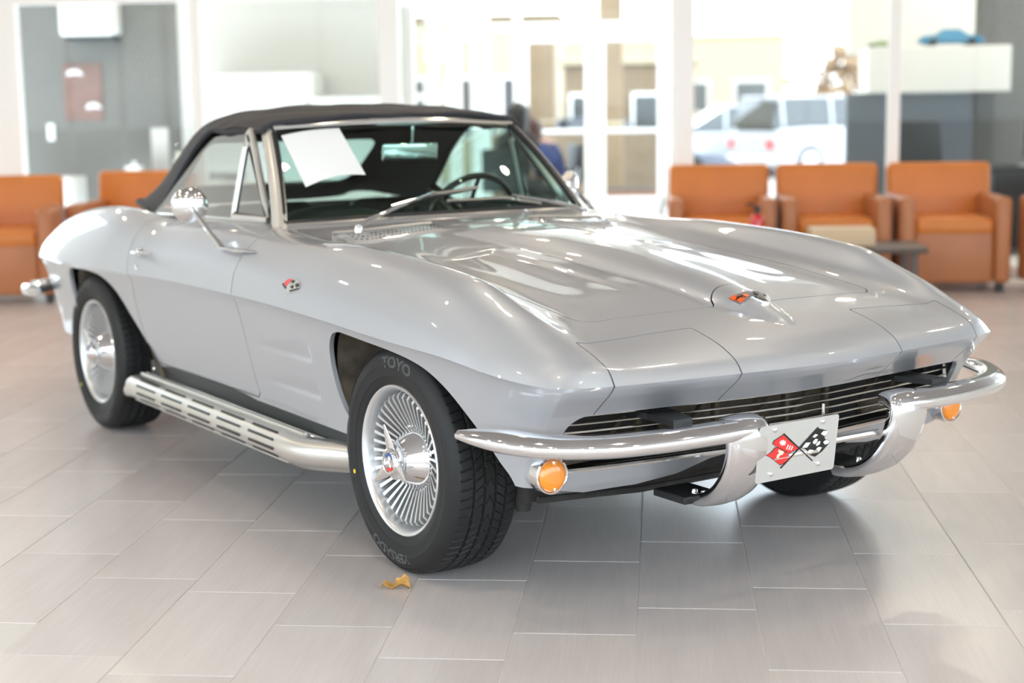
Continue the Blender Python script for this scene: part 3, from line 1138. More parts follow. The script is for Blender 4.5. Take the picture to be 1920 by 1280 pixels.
for sg in (-1, 1):
    br = MB()
    br.prism([(.60, .40), (.69, .40), (.80, .43), (.80, .49), (.69, .485), (.60, .50)], .016, Matrix(((1, 0, 0, 0), (0, sg, 0, 0), (0, 0, 1, .507), (0, 0, 0, 1))))
    br.build('bumper_bracket', M['black'], car, False)
    br = MB()
    br.box((.61, sg*.29, .272), (.13, .12, .020), .004)
    br.box((.665, sg*.262, .268), (.03, .045, .034), .003)
    br.build('guard_bracket', M['black'], car, False)
    bo = MB()
    for (x, y) in ((.655, .300), (.685, .292)):
        bo.lathe([(0, .014), (.008, .012), (.011, .0), (.011, -.004)], 10, Matrix.Translation((x, sg*y, .283)))
    bo.build('bolt', M['bright'], car)

# ------------------------------------------------------------------ front bumpers: blade that wraps the corner and curls down beside the plate
def bumper(sg):
    path = spline([(.850, .245, .478), (.856, .33, .478), (.853, .45, .477), (.838, .57, .476), (.810, .675, .475), (.765, .765, .476), (.705, .830, .477), (.63, .873, .480), (.55, .898, .482), (.475, .912, .485)], 60)
    T = np.gradient(path, axis=0)
    T /= np.linalg.norm(T, axis=1)[:, None]
    sec = np.array([(-.064, .022), (-.055, .030), (-.030, .032), (-.012, .030), (-.004, .025), (.008, .015), (.013, .004), (.011, -.008), (.005, -.016), (-.003, -.020), (-.011, -.020), (-.016, -.015), (-.013, -.007), (-.009, .002), (-.013, .013), (-.026, .022), (-.050, .021), (-.064, .014)])
    sec = spline(np.vstack([sec, sec[:1]]), 40)[:-1]
    V = []
    n = len(sec)
    for i, (p, t) in enumerate(zip(path, T)):
        o = np.array([t[1], -t[0], 0])
        o = o/np.linalg.norm(o)
        if o[0] < 0 and i < 10:
            o = -o
        if np.dot(o[:2], p[:2]-np.array([-.3, 0])) < 0:
            o = -o
        f = i/(len(path)-1)
        k = 1-.55*max(0, (f-.80)/.20)**1.5
        for a, b in sec:
            V.append((p[0]+o[0]*a*k, p[1]+o[1]*a*k, p[2]+b*k))
    F = []
    for i in range(len(path)-1):
        for q in range(n):
            F.append((i*n+q, (i+1)*n+q, (i+1)*n+(q+1) % n, i*n+(q+1) % n))
    F.append([q for q in range(n)])
    F.append([(len(path)-1)*n+q for q in range(n)][::-1])
    V = [(x, y*sg, z) for x, y, z in V]
    if sg < 0:
        F = [tuple(f[::-1]) for f in F]
    b = meshobj('front_bumper', V, F, M['chrome'], car, True, auto=60)
    # guard
    gp = spline([(.792, .508), (.822, .512), (.848, .502), (.862, .475), (.862, .435), (.848, .385), (.818, .335), (.770, .290), (.705, .262), (.635, .250)], 44)
    gt = np.gradient(gp, axis=0)
    gt /= np.linalg.norm(gt, axis=1)[:, None]
    sec = [(-.064, -.034), (-.067, -.014), (-.060, -.003), (-.038, .003), (0, .006), (.038, .003), (.060, -.003), (.067, -.014), (.064, -.034), (.058, -.034), (.056, -.012), (0, -.005), (-.056, -.012), (-.058, -.034)]
    m = len(sec)
    V = []
    F = []
    for i, ((x, z), (tx, tz)) in enumerate(zip(gp, gt)):
        f = i/(len(gp)-1)
        nx, nz = -tz, tx
        if nx*(x-.65)+nz*(z-.40) < 0:
            nx, nz = -nx, -nz
        wd = np.interp(f, [0, .25, .6, .9, 1], [.95, 1.0, .98, .9, .72])
        yc = np.interp(f, [0, .3, 1], [.286, .284, .264])
        for a, c in sec:
            V.append((x+nx*c, sg*(yc+a*wd), z+nz*c))
    for i in range(len(gp)-1):
        for q in range(m):
            F.append((i*m+q, i*m+(q+1) % m, (i+1)*m+(q+1) % m, (i+1)*m+q))
    F.append(tuple(range(m))[::-1])
    F.append(tuple((len(gp)-1)*m+q for q in range(m)))
    if sg < 0:
        F = [tuple(f[::-1]) for f in F]
    meshobj('bumper_guard', V, F, M['chrome'], b, True, auto=60)
    return b
for sg in (-1, 1):
    bumper(sg)

# parking lamps
for sg in (-1, 1):
    d = Vector((.995, sg*.02, .04)).normalized()
    Rm = d.to_track_quat('Z', 'Y').to_matrix().to_4x4()
    L = Matrix.Translation((.601, sg*.724, .383)) @ Rm
    h = MB().lathe([(.030, -.13), (.040, -.07), (.0435, -.02), (.0435, .0)], 40, L).build('parking_lamp', M['paint'], car)
    MB().lathe([(.043, -.022), (.0455, -.020), (.0470, .012), (.0465, .017), (.0430, .0185), (.0405, .016), (.040, .010)], 48, L).build('bezel', M['chrome'], h)
    le = MB().lathe([(.0405, .010), (.0400, .017), (.036, .022), (.026, .026), (.013, .0275), (0, .028)], 40, L).build('lens', M['amber'], h)
    sc_ = MB()
    for s2 in (-1, 1):
        sc_.lathe([(0, .026), (.0035, .0255), (.004, .020)], 10, L @ Matrix.Translation((0, s2*.033, 0)))
    sc_.build('lens_screw', M['chrome'], h)

# ------------------------------------------------------------------ show plate with crossed flags
PO = Vector((.8700, -.2700, .4895))
PU = Vector((0, .2730, 0.001))
PV = Vector((-.018, 0.0, -.1485))
PN = PU.cross(PV).normalized()
if PN.x < 0:
    PN = -PN
A2 = np.linalg.inv(np.array([[968, -65], [-175, 685]], float))
def plate_uv(cx, cy):
    return A2@np.array([cx-425, cy-400], float)
def plate_pt(u, v, h=0.0):
    return PO+PU*float(u)+PV*float(v)+PN*h
def plate_piece(name, pix, h, mat, parent, th=.0004, uv=False):
    q = [(u, v) if uv else tuple(plate_uv(u, v)) for u, v in pix]
    n = len(q)
    V = [plate_pt(u, v, h+th) for u, v in q]+[plate_pt(u, v, h) for u, v in q]
    F = [tuple(range(n))[::-1], tuple(n+i for i in range(n))]+[(i, (i+1) % n, n+(i+1) % n, n+i) for i in range(n)]
    return meshobj(name, V, F, mat, parent, False)
cor = []
for (cx, cy, a0) in ((.03, .055, 180), (.97, .055, 270), (.97, .945, 0), (.03, .945, 90)):
    for k in range(6):
        a = math.radians(a0+90*k/5)
        cor.append((cx+.03*math.cos(a), cy+.055*math.sin(a)))
plate = plate_piece('show_plate', cor, -.0012, M['plate'], car, .0012, True)
def bar(a, b, w):
    a = np.array(a, float)
    b = np.array(b, float)
    t = (b-a)/np.linalg.norm(b-a)
    n = np.array([-t[1], t[0]])*w/2
    return [tuple(a+n), tuple(b+n), tuple(b-n), tuple(a-n)]
def grow(poly, d):
    p = np.array(poly, float)
    c = p.mean(0)
    v = p-c
    return [tuple(c+w*(1+d/np.linalg.norm(w))) for w in v]
red_u = [(700, 490), (790, 575), (880, 652), (800, 690), (775, 715), (735, 690), (680, 655), (610, 625), (575, 600), (590, 560), (640, 530)]
red_l = [(600, 645), (650, 650), (700, 680), (765, 728), (772, 765), (735, 810), (660, 852), (590, 790), (540, 755), (492, 735), (550, 705), (580, 675)]
chk = [(1122, 405), (1175, 415), (1238, 432), (1248, 470), (1205, 515), (1222, 542), (1278, 560), (1260, 600), (1180, 690), (1090, 758), (1040, 740), (988, 722), (1000, 690), (960, 655), (900, 650), (1010, 530)]
plate_piece('flag_outline', grow(red_u, 9), 0, M['ink'], plate)
plate_piece('flag_outline', grow(red_l, 9), .00005, M['ink'], plate)
plate_piece('red_flag', red_u, .0006, M['red'], plate)
plate_piece('red_flag', red_l, .0006, M['red'], plate)
plate_piece('checkered_flag', chk, 0.0001, M['ink'], plate)
for q in ([(1160, 472), (1195, 437), (1243, 437), (1240, 475), (1205, 500)], [(1055, 512), (1090, 475), (1125, 485), (1085, 520)], [(1060, 572), (1095, 535), (1125, 540), (1103, 590), (1072, 600)], [(1097, 612), (1130, 567), (1155, 562), (1147, 600), (1112, 622)], [(1190, 577), (1222, 548), (1273, 562), (1250, 595), (1212, 605)], [(927, 645), (975, 582), (1032, 580), (990, 640)], [(1102, 660), (1135, 635), (1175, 640), (1142, 690)], [(992, 715), (1015, 668), (1068, 672), (1035, 725)]):
    plate_piece('white_check', q, .0006, M['white'], plate)
plate_piece('flag_pole', bar((702, 472), (1058, 806), 15), .0008, M['ink'], plate)
plate_piece('flag_pole', bar((1127, 395), (665, 892), 17), .0009, M['ink'], plate)
for k in range(4):
    a = math.radians(k*45+10)
    plate_piece('flag_mark', bar((690-40*math.cos(a), 582-36*math.sin(a)), (690+40*math.cos(a), 582+36*math.sin(a)), 13), .0011+.0001*k, M['white'], plate)
for k in range(3):
    plate_piece('flag_mark', bar((735+27*k, 662+6*k), (757+27*k, 606+9*k), 11), .0011, M['white'], plate)
plate_piece('flag_mark', [(640, 665), (705, 690), (690, 725), (655, 735), (640, 770), (612, 768), (622, 730), (650, 705), (632, 690)], .0011, M['cream'], plate)
for (cx, cy) in ((598, 430), (1185, 322), (1128, 840), (548, 965)):
    u, v = plate_uv(cx, cy)
    c = plate_pt(u, v, 0)
    T = Matrix.Translation(c) @ PN.to_track_quat('Z', 'Y').to_matrix().to_4x4()
    MB().lathe([(0, .0052), (.0042, .0050), (.0062, .0036), (.0068, .0012), (.0068, 0)], 18, T).build('screw', M['chrome'], plate)
pb = MB()
pb.box((.845, -.134, .40), (.03, .16, .012), .003)
pb.tube([(.855, -.20, .41), (.80, -.22, .40), (.70, -.20, .39)], .010, 8)
pb.tube([(.855, -.07, .41), (.80, -.03, .40), (.70, .0, .39)], .010, 8)
pb.tube([(.80, -.2, .402), (.80, .22, .402)], .010, 8)
pb.tube([(.855, -.040, .48), (.855, -.040, .52)], .004, 6)
pb.build('plate_bracket', M['bright'], car)
# ------------------------------------------------------------------ windscreen
def ws_point(t, s):
    """t across (-1..1), s up (0..1)"""
    b = np.array([-.985-.118*t*t, .612*t, .917-.012*t*t])
    h = np.array([-1.330-.080*t*t, .502*t, 1.236-.016*t*t])
    p = b+(h-b)*s
    bul = .016*4*s*(1-s)
    return p+np.array([bul*.7, 0, bul*.6])
def ws_grid(n=41, m=15):
    ts = np.linspace(-1, 1, n)
    ss = np.linspace(0, 1, m)
    V = [ws_point(t, s) for t in ts for s in ss]
    return V, gridfaces(n, m)
V, F = ws_grid()
WSG = meshobj('windshield', V, F, M['windshield'], car, True)
WT = bvh_of([WSG])
ts = np.linspace(-1, 1, 33)
ss = np.linspace(0, 1, 13)
loop = [ws_point(t, 0) for t in ts]+[ws_point(1, s) for s in ss[1:]]+[ws_point(t, 1) for t in ts[::-1][1:]]+[ws_point(-1, s) for s in ss[::-1][1:-1]]
MB().tube(loop, .013, 8, closed=True).build('windshield_seal', M['black'], car)
fr = MB()
top = [ws_point(t, 1)+np.array([.004, 0, .006]) for t in ts]
fr.tube(top, .017, 10, flat=1.0)
fr.build('windshield_header', M['bright'], car)
bt_ = MB()
bt_.tube([ws_point(t, 0)+np.array([.010, 0, -.004]) for t in ts], .010, 8, flat=.8)
bt_.build('windshield_lower_trim', M['bright'], car)
for sg in (-1, 1):
    V = []
    for s in np.linspace(-.03, 1.04, 16):
        p = ws_point(sg, s)
        for (a, b) in ((.014, -.004), (.008, .016), (-.014, .027), (-.044, .027), (-.050, .010), (-.02, -.012)):
            V.append((p[0]+a, p[1]+sg*b, p[2]+.002))
    F = []
    for i in range(15):
        for q in range(6):
            F.append((i*6+q, i*6+(q+1) % 6, i*6+6+(q+1) % 6, i*6+6+q))
    F += [tuple(range(6)), tuple(90+q for q in range(6))]
    meshobj('windshield_pillar', V, F, M['satin'], car, True, auto=40)

# ------------------------------------------------------------------ side windows
def side_pt(x, z, sg):
    y = np.interp(z, [.88, 1.0, 1.10, 1.22], [.632, .606, .583, .553])
    return (x, sg*y, z)
def frame_tube(pts, r, sg, closed=False, n=8):
    return MB().tube([side_pt(x, z, sg) for x, z in pts], r, n, closed=closed)
def window(name, poly, sg, mat, parent):
    V = [side_pt(x, z, sg) for x, z in poly]
    c = np.mean(V, axis=0)
    return meshobj(name, V+[c], [(i, (i+1) % len(V), len(V)) for i in range(len(V))], mat, parent, False)
for sg in (-1, 1):
    vent = [(-1.195, .905), (-1.495, .902), (-1.492, 1.205), (-1.462, 1.207)]
    f = frame_tube([(-1.20, .912), (-1.492, .910)]+[(-1.492, .93+.27*k/6) for k in range(7)]+[(-1.475, 1.213)]+[(-1.462+.262*k/6, 1.205-.29*k/6) for k in range(6)], .0125, sg, closed=True).build('vent_window_frame', M['satin'], car)
    g = .016
    window('vent_glass', [(-1.225, .922), (-1.480, .920), (-1.480, 1.175), (-1.462, 1.18)], sg, M['side_glass'], f)
    frame_tube([(-1.232, .926), (-1.474, .924), (-1.474, 1.15), (-1.466, 1.158)], .0045, sg, closed=True, n=6).build('vent_seal', M['black'], f)
    window('side_window', [(-1.503, .895), (-2.285, .880), (-2.10, 1.00), (-1.905, 1.165), (-1.87, 1.183), (-1.70, 1.196), (-1.503, 1.205)], sg, M['side_glass'], car)
    MB().tube([(-1.20, sg*.634, .905), (-1.5, sg*.636, .902), (-1.9, sg*.634, .895), (-2.26, sg*.626, .884)], .007, 6).build('belt_molding', M['bright'], car)

# ------------------------------------------------------------------ folding canvas top
HOOPS = [
 [(-1.322, 0, 1.246), (-1.335, .28, 1.241), (-1.372, .455, 1.232), (-1.398, .520, 1.224), (-1.41, .543, 1.213), (-1.412, .550, 1.206), (-1.413, .551, 1.199)],
 [(-1.345, 0, 1.268), (-1.355, .28, 1.262), (-1.392, .46, 1.248), (-1.418, .528, 1.237), (-1.435, .552, 1.222), (-1.436, .558, 1.213), (-1.437, .559, 1.205)],
 [(-1.60, 0, 1.296), (-1.60, .28, 1.288), (-1.61, .46, 1.267), (-1.62, .535, 1.249), (-1.63, .564, 1.230), (-1.63, .569, 1.216), (-1.63, .569, 1.203)],
 [(-1.84, 0, 1.301), (-1.84, .28, 1.292), (-1.85, .45, 1.268), (-1.85, .53, 1.243), (-1.86, .566, 1.214), (-1.868, .571, 1.200), (-1.872, .572, 1.187)],
 [(-1.92, 0, 1.298), (-1.92, .28, 1.288), (-1.92, .45, 1.262), (-1.92, .53, 1.235), (-1.915, .570, 1.185), (-2.055, .592, 1.045), (-2.275, .618, .884)],
 [(-2.06, 0, 1.278), (-2.06, .28, 1.268), (-2.06, .44, 1.243), (-2.06, .52, 1.210), (-2.07, .562, 1.150), (-2.19, .585, 1.030), (-2.41, .606, .893)],
 [(-2.20, 0, 1.215), (-2.20, .28, 1.207), (-2.20, .42, 1.188), (-2.20, .495, 1.158), (-2.23, .535, 1.100), (-2.34, .562, 1.01), (-2.55, .585, .902)],
 [(-2.34, 0, 1.118), (-2.34, .26, 1.112), (-2.34, .39, 1.100), (-2.35, .46, 1.075), (-2.38, .50, 1.035), (-2.47, .53, .975), (-2.66, .552, .912)],
 [(-2.50, 0, 1.012), (-2.50, .25, 1.009), (-2.50, .36, 1.002), (-2.505, .42, .99), (-2.53, .455, .968), (-2.60, .475, .94), (-2.715, .49, .910)],
 [(-2.76, 0, .880), (-2.755, .24, .882), (-2.75, .33, .884), (-2.745, .38, .886), (-2.74, .41, .888), (-2.735, .43, .890), (-2.73, .445, .892)],
]
def soft_top():
    H = np.array(HOOPS, float)
    H[:2, :, 1] *= .968
    H[0, :, 2] += .014
    H[1, :, 2] += .008
    H[2, :, 2] += .002
    H[2, :, 1] *= .985
    up_ = np.arange(len(H))*1.0
    vp_ = np.array([0, .28, .46, .53, .58, .72, .92])
    uq = np.linspace(0, len(H)-1, 130)
    vq = np.linspace(0, .92, 60)
    A = np.stack([hermite(vp_, h, vq) for h in H])
    S = np.stack([hermite(up_, A[:, k], uq) for k in range(len(vq))], 1)
    # bow ridges and light puckers of the stretched cloth
    for xr in (-1.63, -1.90):
        S[..., 2] += .004*np.exp(-((S[..., 0]-xr)/.03)**2)*(S[..., 2] > 1.2)
    S[..., 2] += .0025*np.sin(S[..., 1]*23+S[..., 0]*31)*(S[..., 2] > 1.1)
    V = S.reshape(-1, 3)
    n = len(V)
    F = [tuple(f) for f in gridfaces(*S.shape[:2])]
    W = V*np.array([1, -1, 1])
    nv = S.shape[1]
    mp = np.arange(n)+n
    mp[np.arange(S.shape[0])*nv] = np.arange(S.shape[0])*nv
    V2 = np.vstack([V, W])
    F = F+[tuple(int(mp[i]) for i in f[::-1]) for f in F]
    s = np.where(V2[:, 0] < -2.05, rbox(V2[:, 1], V2[:, 2]-1.058, .395, .098, .045), 1)
    Vc, Fc = clip(V2, F, s)
    a, b, c = Vc[Fc[10][0]], Vc[Fc[10][1]], Vc[Fc[10][2]]
    if np.cross(b-a, c-a)[2] < 0:
        Fc = [f[::-1] for f in Fc]
    Vf, Ff = flange(Vc, Fc, .012)
    o = meshobj('soft_top', Vf, Ff, M['fabric'], car, True, auto=60)
    Vp, Fp = clip(V2-np.array([0, 0, .004]), F, -s+.004)
    meshobj('rear_window', Vp, Fp, glass('clear_vinyl', (.62, .66, .64), .6, .05), o, True)
    return o, S
TOP, TS = soft_top()
for sg in (-1, 1):
    k = TS.shape[1]-1
    edge = [tuple(TS[i, k]*np.array([1, sg, 1])+np.array([0, sg*.002, 0])) for i in range(0, TS.shape[0], 2) if TS[i, k, 0] > -2.30]
    MB().tube(edge, .0105, 8).build('window_edge_binding', M['fabric_seam'], TOP)
    base = [tuple(TS[i, k]*np.array([1, sg, 1])+np.array([0, sg*.003, .004])) for i in range(0, TS.shape[0], 2) if TS[i, k, 0] <= -2.26]
    MB().tube(base, .006, 6).build('base_binding', M['fabric_seam'], TOP)
hd = [tuple(TS[2, j]) for j in range(0, TS.shape[1]-10)]
hd = [(x, -y, z) for x, y, z in hd[::-1]]+hd[1:]
MB().tube(hd, .010, 8).build('header_roll', M['fabric_seam'], TOP)
MB().lathe([(0, .004), (.008, .003), (.010, 0)], 14, Matrix.Translation((-2.175, -.560, 1.158)) @ Vector((-.4, -.8, .4)).to_track_quat('Z', 'Y').to_matrix().to_4x4()).build('snap_fastener', M['chrome'], TOP)

# ------------------------------------------------------------------ cabin
tub = MB()
tub.box((-1.72, 0, .33), (1.42, 1.16, .03))
for sg in (-1, 1):
    tub.box((-1.72, sg*.595, .61), (1.42, .03, .56), .01)
tub.box((-2.43, 0, .60), (.03, 1.16, .56))
tub.box((-1.06, 0, .60), (.10, 1.16, .52))
tub.box((-2.50, 0, .872), (.22, 1.0, .02), .005)
tub.build('cabin_tub', M['trim_dark'], car)
def lofted(sections, n=24):
    V = []
    F = []
    for s in sections:
        V += s
    k = len(sections[0])
    for i in range(len(sections)-1):
        for q in range(k):
            F.append((i*k+q, i*k+(q+1) % k, (i+1)*k+(q+1) % k, (i+1)*k+q))
    F.append(tuple(range(k))[::-1])
    F.append(tuple((len(sections)-1)*k+q for q in range(k)))
    return V, F
# dashboard with two arched cowls
def dash():
    ys = np.linspace(-.575, .575, 70)
    secs = []
    for y in ys:
        a = abs(abs(y)-.37)
        arch = .062*np.sqrt(np.clip(1-(a/.20)**2, 0, 1))
        z1 = .888+arch
        secs.append([(-1.06, y, .70), (-1.06, y, .885), (-1.10, y, .895+arch*.6), (-1.18, y, z1+.004), (-1.27, y, z1), (-1.285, y, z1-.014), (-1.26, y, .80), (-1.22, y, .70)])
    V, F = lofted(secs)
    o = meshobj('dashboard', V, F, M['trim_dark'], car, True, auto=50)
    return o
dash()
def seat(yc):
    e = MB()
    e.box((-1.66, yc, .50), (.48, .46, .14), .05, seg=4)
    e.box((-1.93, yc, .70), (.13, .46, .46), .055, Matrix.Rotation(math.radians(-16), 4, 'Y'), seg=4)
    s = e.build('seat', M['trim_dark'], car, auto=60)
    pl = MB()
    for k in range(5):
        pl.box((-1.86, yc-.14+.07*k, .70), (.02, .055, .38), .009, Matrix.Rotation(math.radians(-16), 4, 'Y'))
    pl.build('pleat', M['trim_dark'], s)
for yc in (-.30, .32):
    seat(yc)
# steering wheel
SW = Matrix.Translation((-1.44, .335, .845)) @ Matrix.Rotation(math.radians(-68), 4, 'Y')
swr = MB()
ring = [SW @ Vector((.195*math.cos(a), .195*math.sin(a), 0)) for a in np.linspace(0, 2*math.pi, 49)[:-1]]
swr.tube(ring, .0125, 8, closed=True)
st = swr.build('steering_wheel', material('dark_wood_rim', (.03, .022, .018), .35, coat=.5), car)
sp = MB()
for a in (0, 120, 240):
    c, s = math.cos(math.radians(a)), math.sin(math.radians(a))
    sp.tube([SW @ Vector((.03*c, .03*s, .03)), SW @ Vector((.19*c, .19*s, 0))], .010, 6, flat=.4)
sp.lathe([(.04, .02), (.036, .04), (0, .044)], 24, SW)
sp.tube([SW @ Vector((0, 0, .02)), SW @ Vector((0, 0, .30))], .03, 10)
sp.build('spoke', M['bright'], st)
# inside mirror
im = MB().box((-1.355, .025, 1.125), (.018, .235, .070), .017, Matrix.Rotation(math.radians(8), 4, 'Y'), seg=4).build('rear_view_mirror', M['mirror'], car)
MB().tube([(-1.352, .03, 1.155), (-1.345, .035, 1.225)], .006, 6).build('mirror_stalk', M['chrome'], im)

# ------------------------------------------------------------------ wipers, cowl vents
def wiper(pivot, joint, tip0, tip1):
    P0 = hit(*pivot, .014)
    J = hit(*joint, .020, WT)
    A = hit(*tip0, .010, WT)
    B = hit(*tip1, .010, WT)
    arm = MB()
    arm.tube([P0, P0.lerp(J, .12)+Vector((0, 0, .012)), P0.lerp(J, .5)+Vector((0, 0, .010)), J], [.011, .0105, .008, .007], 8, flat=.7)
    arm.lathe([(0, .014), (.010, .012), (.014, .0), (.015, -.014)], 16, Matrix.Translation(P0))
    w = arm.build('wiper_arm', M['chrome'], car)
    mid = A.lerp(B, .5)
    MB().tube([A, A.lerp(B, .25)+(J-mid)*.25, J.lerp(mid, .4), A.lerp(B, .75)+(J-mid)*.25, B], .0085, 8, flat=.8).build('wiper_blade', M['bright'], w)
    MB().tube([A-(J-mid)*.25, mid-(J-mid)*.1, B-(J-mid)*.25], .003, 6).build('wiper_rubber', M['black'], w)
wiper((672, 436), (812, 367), (733, 391), (893, 355))
wiper((1096, 405), (955, 372), (838, 380), (1010, 384))
def cowl_vent(sg):
    pts = [(-.705, .20), (-.700, .36), (-.715, .500), (-.760, .545), (-.890, .560), (-.862, .36), (-.845, .20)]
    nx, ny = 9, 14
    V = []
    for i in range(ny):
        y = .195+(.545-.195)*i/(ny-1)
        xf = np.interp(y, [.195, .36, .48, .545], [-.708, -.702, -.715, -.775])
        xr = np.interp(y, [.195, .36, .545], [-.845, -.860, -.893])
        for j in range(nx):
            x = xf+(xr-xf)*j/(nx-1)
            t = j/(nx-1)
            lift = .004+.006*math.sin(math.pi*min(1, t*1.1))
            if i in (0, ny-1) or j in (0, nx-1):
                lift = -.001
            V.append((x, sg*y, surf_z(x, y)+lift))
    F = [tuple(f) for f in gridfaces(ny, nx)]
    if sg > 0:
        F = [f[::-1] for f in F]
    o = meshobj('cowl_vent', V, F, M['paint'], car, True, auto=60)
    lip = []
    for i in range(16):
        y = .20+.345*i/15
        x = float(np.interp(y, [.195, .36, .545], [-.845, -.860, -.893]))+.012
        lip.append((x, sg*y, surf_z(x, y)+.006))
    MB().tube(lip, .009, 8, flat=.6).build('vent_lip', M['satin'], o)
    holes = MB()
    for r, fx in enumerate((.20, .38, .56)):
        for i in range(22):
            y = .215+.30*i/21
            xf = np.interp(y, [.195, .36, .48, .545], [-.708, -.702, -.715, -.775])
            xr = np.interp(y, [.195, .36, .545], [-.845, -.860, -.893])
            x = xf+(xr-xf)*fx
            z = surf_z(x, y)+.004+.006*math.sin(math.pi*min(1, fx*1.1))
            holes.box((x, sg*y, z), (.009, .0055, .0022), .0008)
    holes.build('vent_perforations', M['ink'], o, False)['kind'] = 'stuff'
for sg in (-1, 1):
    cowl_vent(sg)

# ------------------------------------------------------------------ badges
def crop_px(ox, oy, s):
    return lambda pts: [(ox+x/s, oy+y/s) for x, y in pts]
c1 = crop_px(1280, 500, 7.11)
em = hit_poly('hood_emblem', c1([(610, 432), (700, 385), (790, 362), (850, 350), (910, 352), (930, 400), (890, 440), (820, 490), (765, 522), (700, 490), (640, 462)]), .004, .006, M['chrome'], car)
hit_poly('orange_flag', c1([(628, 432), (705, 395), (738, 412), (690, 462), (650, 452)]), .0055, .002, M['orange_enamel'], em)
hit_poly('orange_flag', c1([(725, 458), (770, 428), (830, 440), (800, 470), (760, 492)]), .0055, .002, M['orange_enamel'], em)
hit_poly('orange_flag', c1([(790, 378), (860, 388), (880, 405), (830, 415), (800, 395)]), .0055, .002, M['orange_enamel'], em)
hit_poly('dark_mark', c1([(715, 420), (790, 400), (800, 412), (730, 440)]), .0058, .002, M['ink'], em)
ef = hit_poly('checkered_emblem', c1([(915, 352), (990, 350), (1080, 375), (1140, 410), (1165, 450), (1150, 500), (1060, 480), (960, 440), (915, 400)]), .006, .007, M['chrome'], em)
for q in ([(925, 395), (1000, 420), (990, 440), (930, 415)], [(1010, 425), (1110, 470), (1100, 485), (1000, 445)], [(940, 365), (990, 375), (1000, 395), (950, 385)], [(1050, 385), (1090, 400), (1100, 420), (1060, 410)]):
    hit_poly('black_check', c1(q), .0072, .0015, M['ink'], ef)
c2 = crop_px(360, 400, 5.334)
sb = hit_poly('fender_emblem', c2([(905, 705), (935, 690), (985, 650), (1040, 655), (1085, 690), (1080, 745), (1075, 765), (965, 800), (945, 790), (950, 760), (925, 745)]), .003, .005, M['bright'], car)
hit_poly('red_flag', c2([(930, 715), (950, 680), (990, 655), (1005, 665), (975, 700), (945, 728)]), .0045, .002, M['red'], sb)
for q in ([(1000, 690), (1020, 670), (1035, 675), (1015, 700)], [(1040, 720), (1070, 700), (1078, 725), (1050, 742)], [(990, 740), (1015, 720), (1025, 735), (1005, 755)], [(910, 710), (925, 700), (950, 740), (940, 757)], [(985, 772), (1075, 748), (1075, 760), (985, 785)]):
    hit_poly('black_check', c2(q), .0046, .002, M['ink'], sb)

# ------------------------------------------------------------------ door furniture and door mirrors
for sg in (-1, 1):
    def sy(v):
        return Vector((v.x, v.y*-sg, v.z))
    a, b = hit(250, 473, .004), hit(293, 480, .020)
    h = MB()
    h.tube([sy(a), sy(a.lerp(b, .3)+Vector((0, -.018, 0))), sy(a.lerp(b, .75)+Vector((0, -.012, .002))), sy(b)], [.006, .011, .010, .006], 10, flat=.7)
    c = hit(262, 474, .0)
    h.lathe([(.020, 0), (.018, .006), (.010, .012), (0, .013)], 20, Matrix.Translation(sy(c)) @ Vector((0, sg, .3)).to_track_quat('Z', 'Y').to_matrix().to_4x4())
    hb = h.build('door_handle', M['chrome'], car)
    c = hit(256, 503, .0)
    MB().lathe([(.013, 0), (.013, .004), (.009, .006), (0, .006)], 18, Matrix.Translation(sy(c)) @ Vector((0, sg, .1)).to_track_quat('Z', 'Y').to_matrix().to_4x4()).build('door_lock', M['chrome'], hb)
    base = hit(448, 474, .0)
    e2 = hit(420, 468, .012)
    e1 = hit(482, 474, .006)
    top_ = Vector((-1.425, -.815, .962))
    m = MB()
    m.tube([sy(e1), sy(base+Vector((0, -.006, .008))), sy(e2)], [.006, .017, .010], 12, flat=.55)
    m.tube([sy(e2), sy(e2.lerp(top_, .25)), sy(e2.lerp(top_, .62)), sy(top_)], [.013, .0085, .0095, .006], 10)
    mo = m.build('door_mirror_stalk', M['chrome'], car)
    d = Vector((.86, sg*.30, -.05)).normalized()
    T = Matrix.Translation(sy(top_+Vector((-.006, 0, 0)))) @ d.to_track_quat('Z', 'Y').to_matrix().to_4x4()
    MB().lathe([(0, .020), (.020, .0185), (.040, .013), (.055, .004), (.062, -.006), (.0635, -.012), (.061, -.017), (.056, -.018), (0, -.018)], 48, T).build('mirror_head', M['chrome'], mo, auto=60)

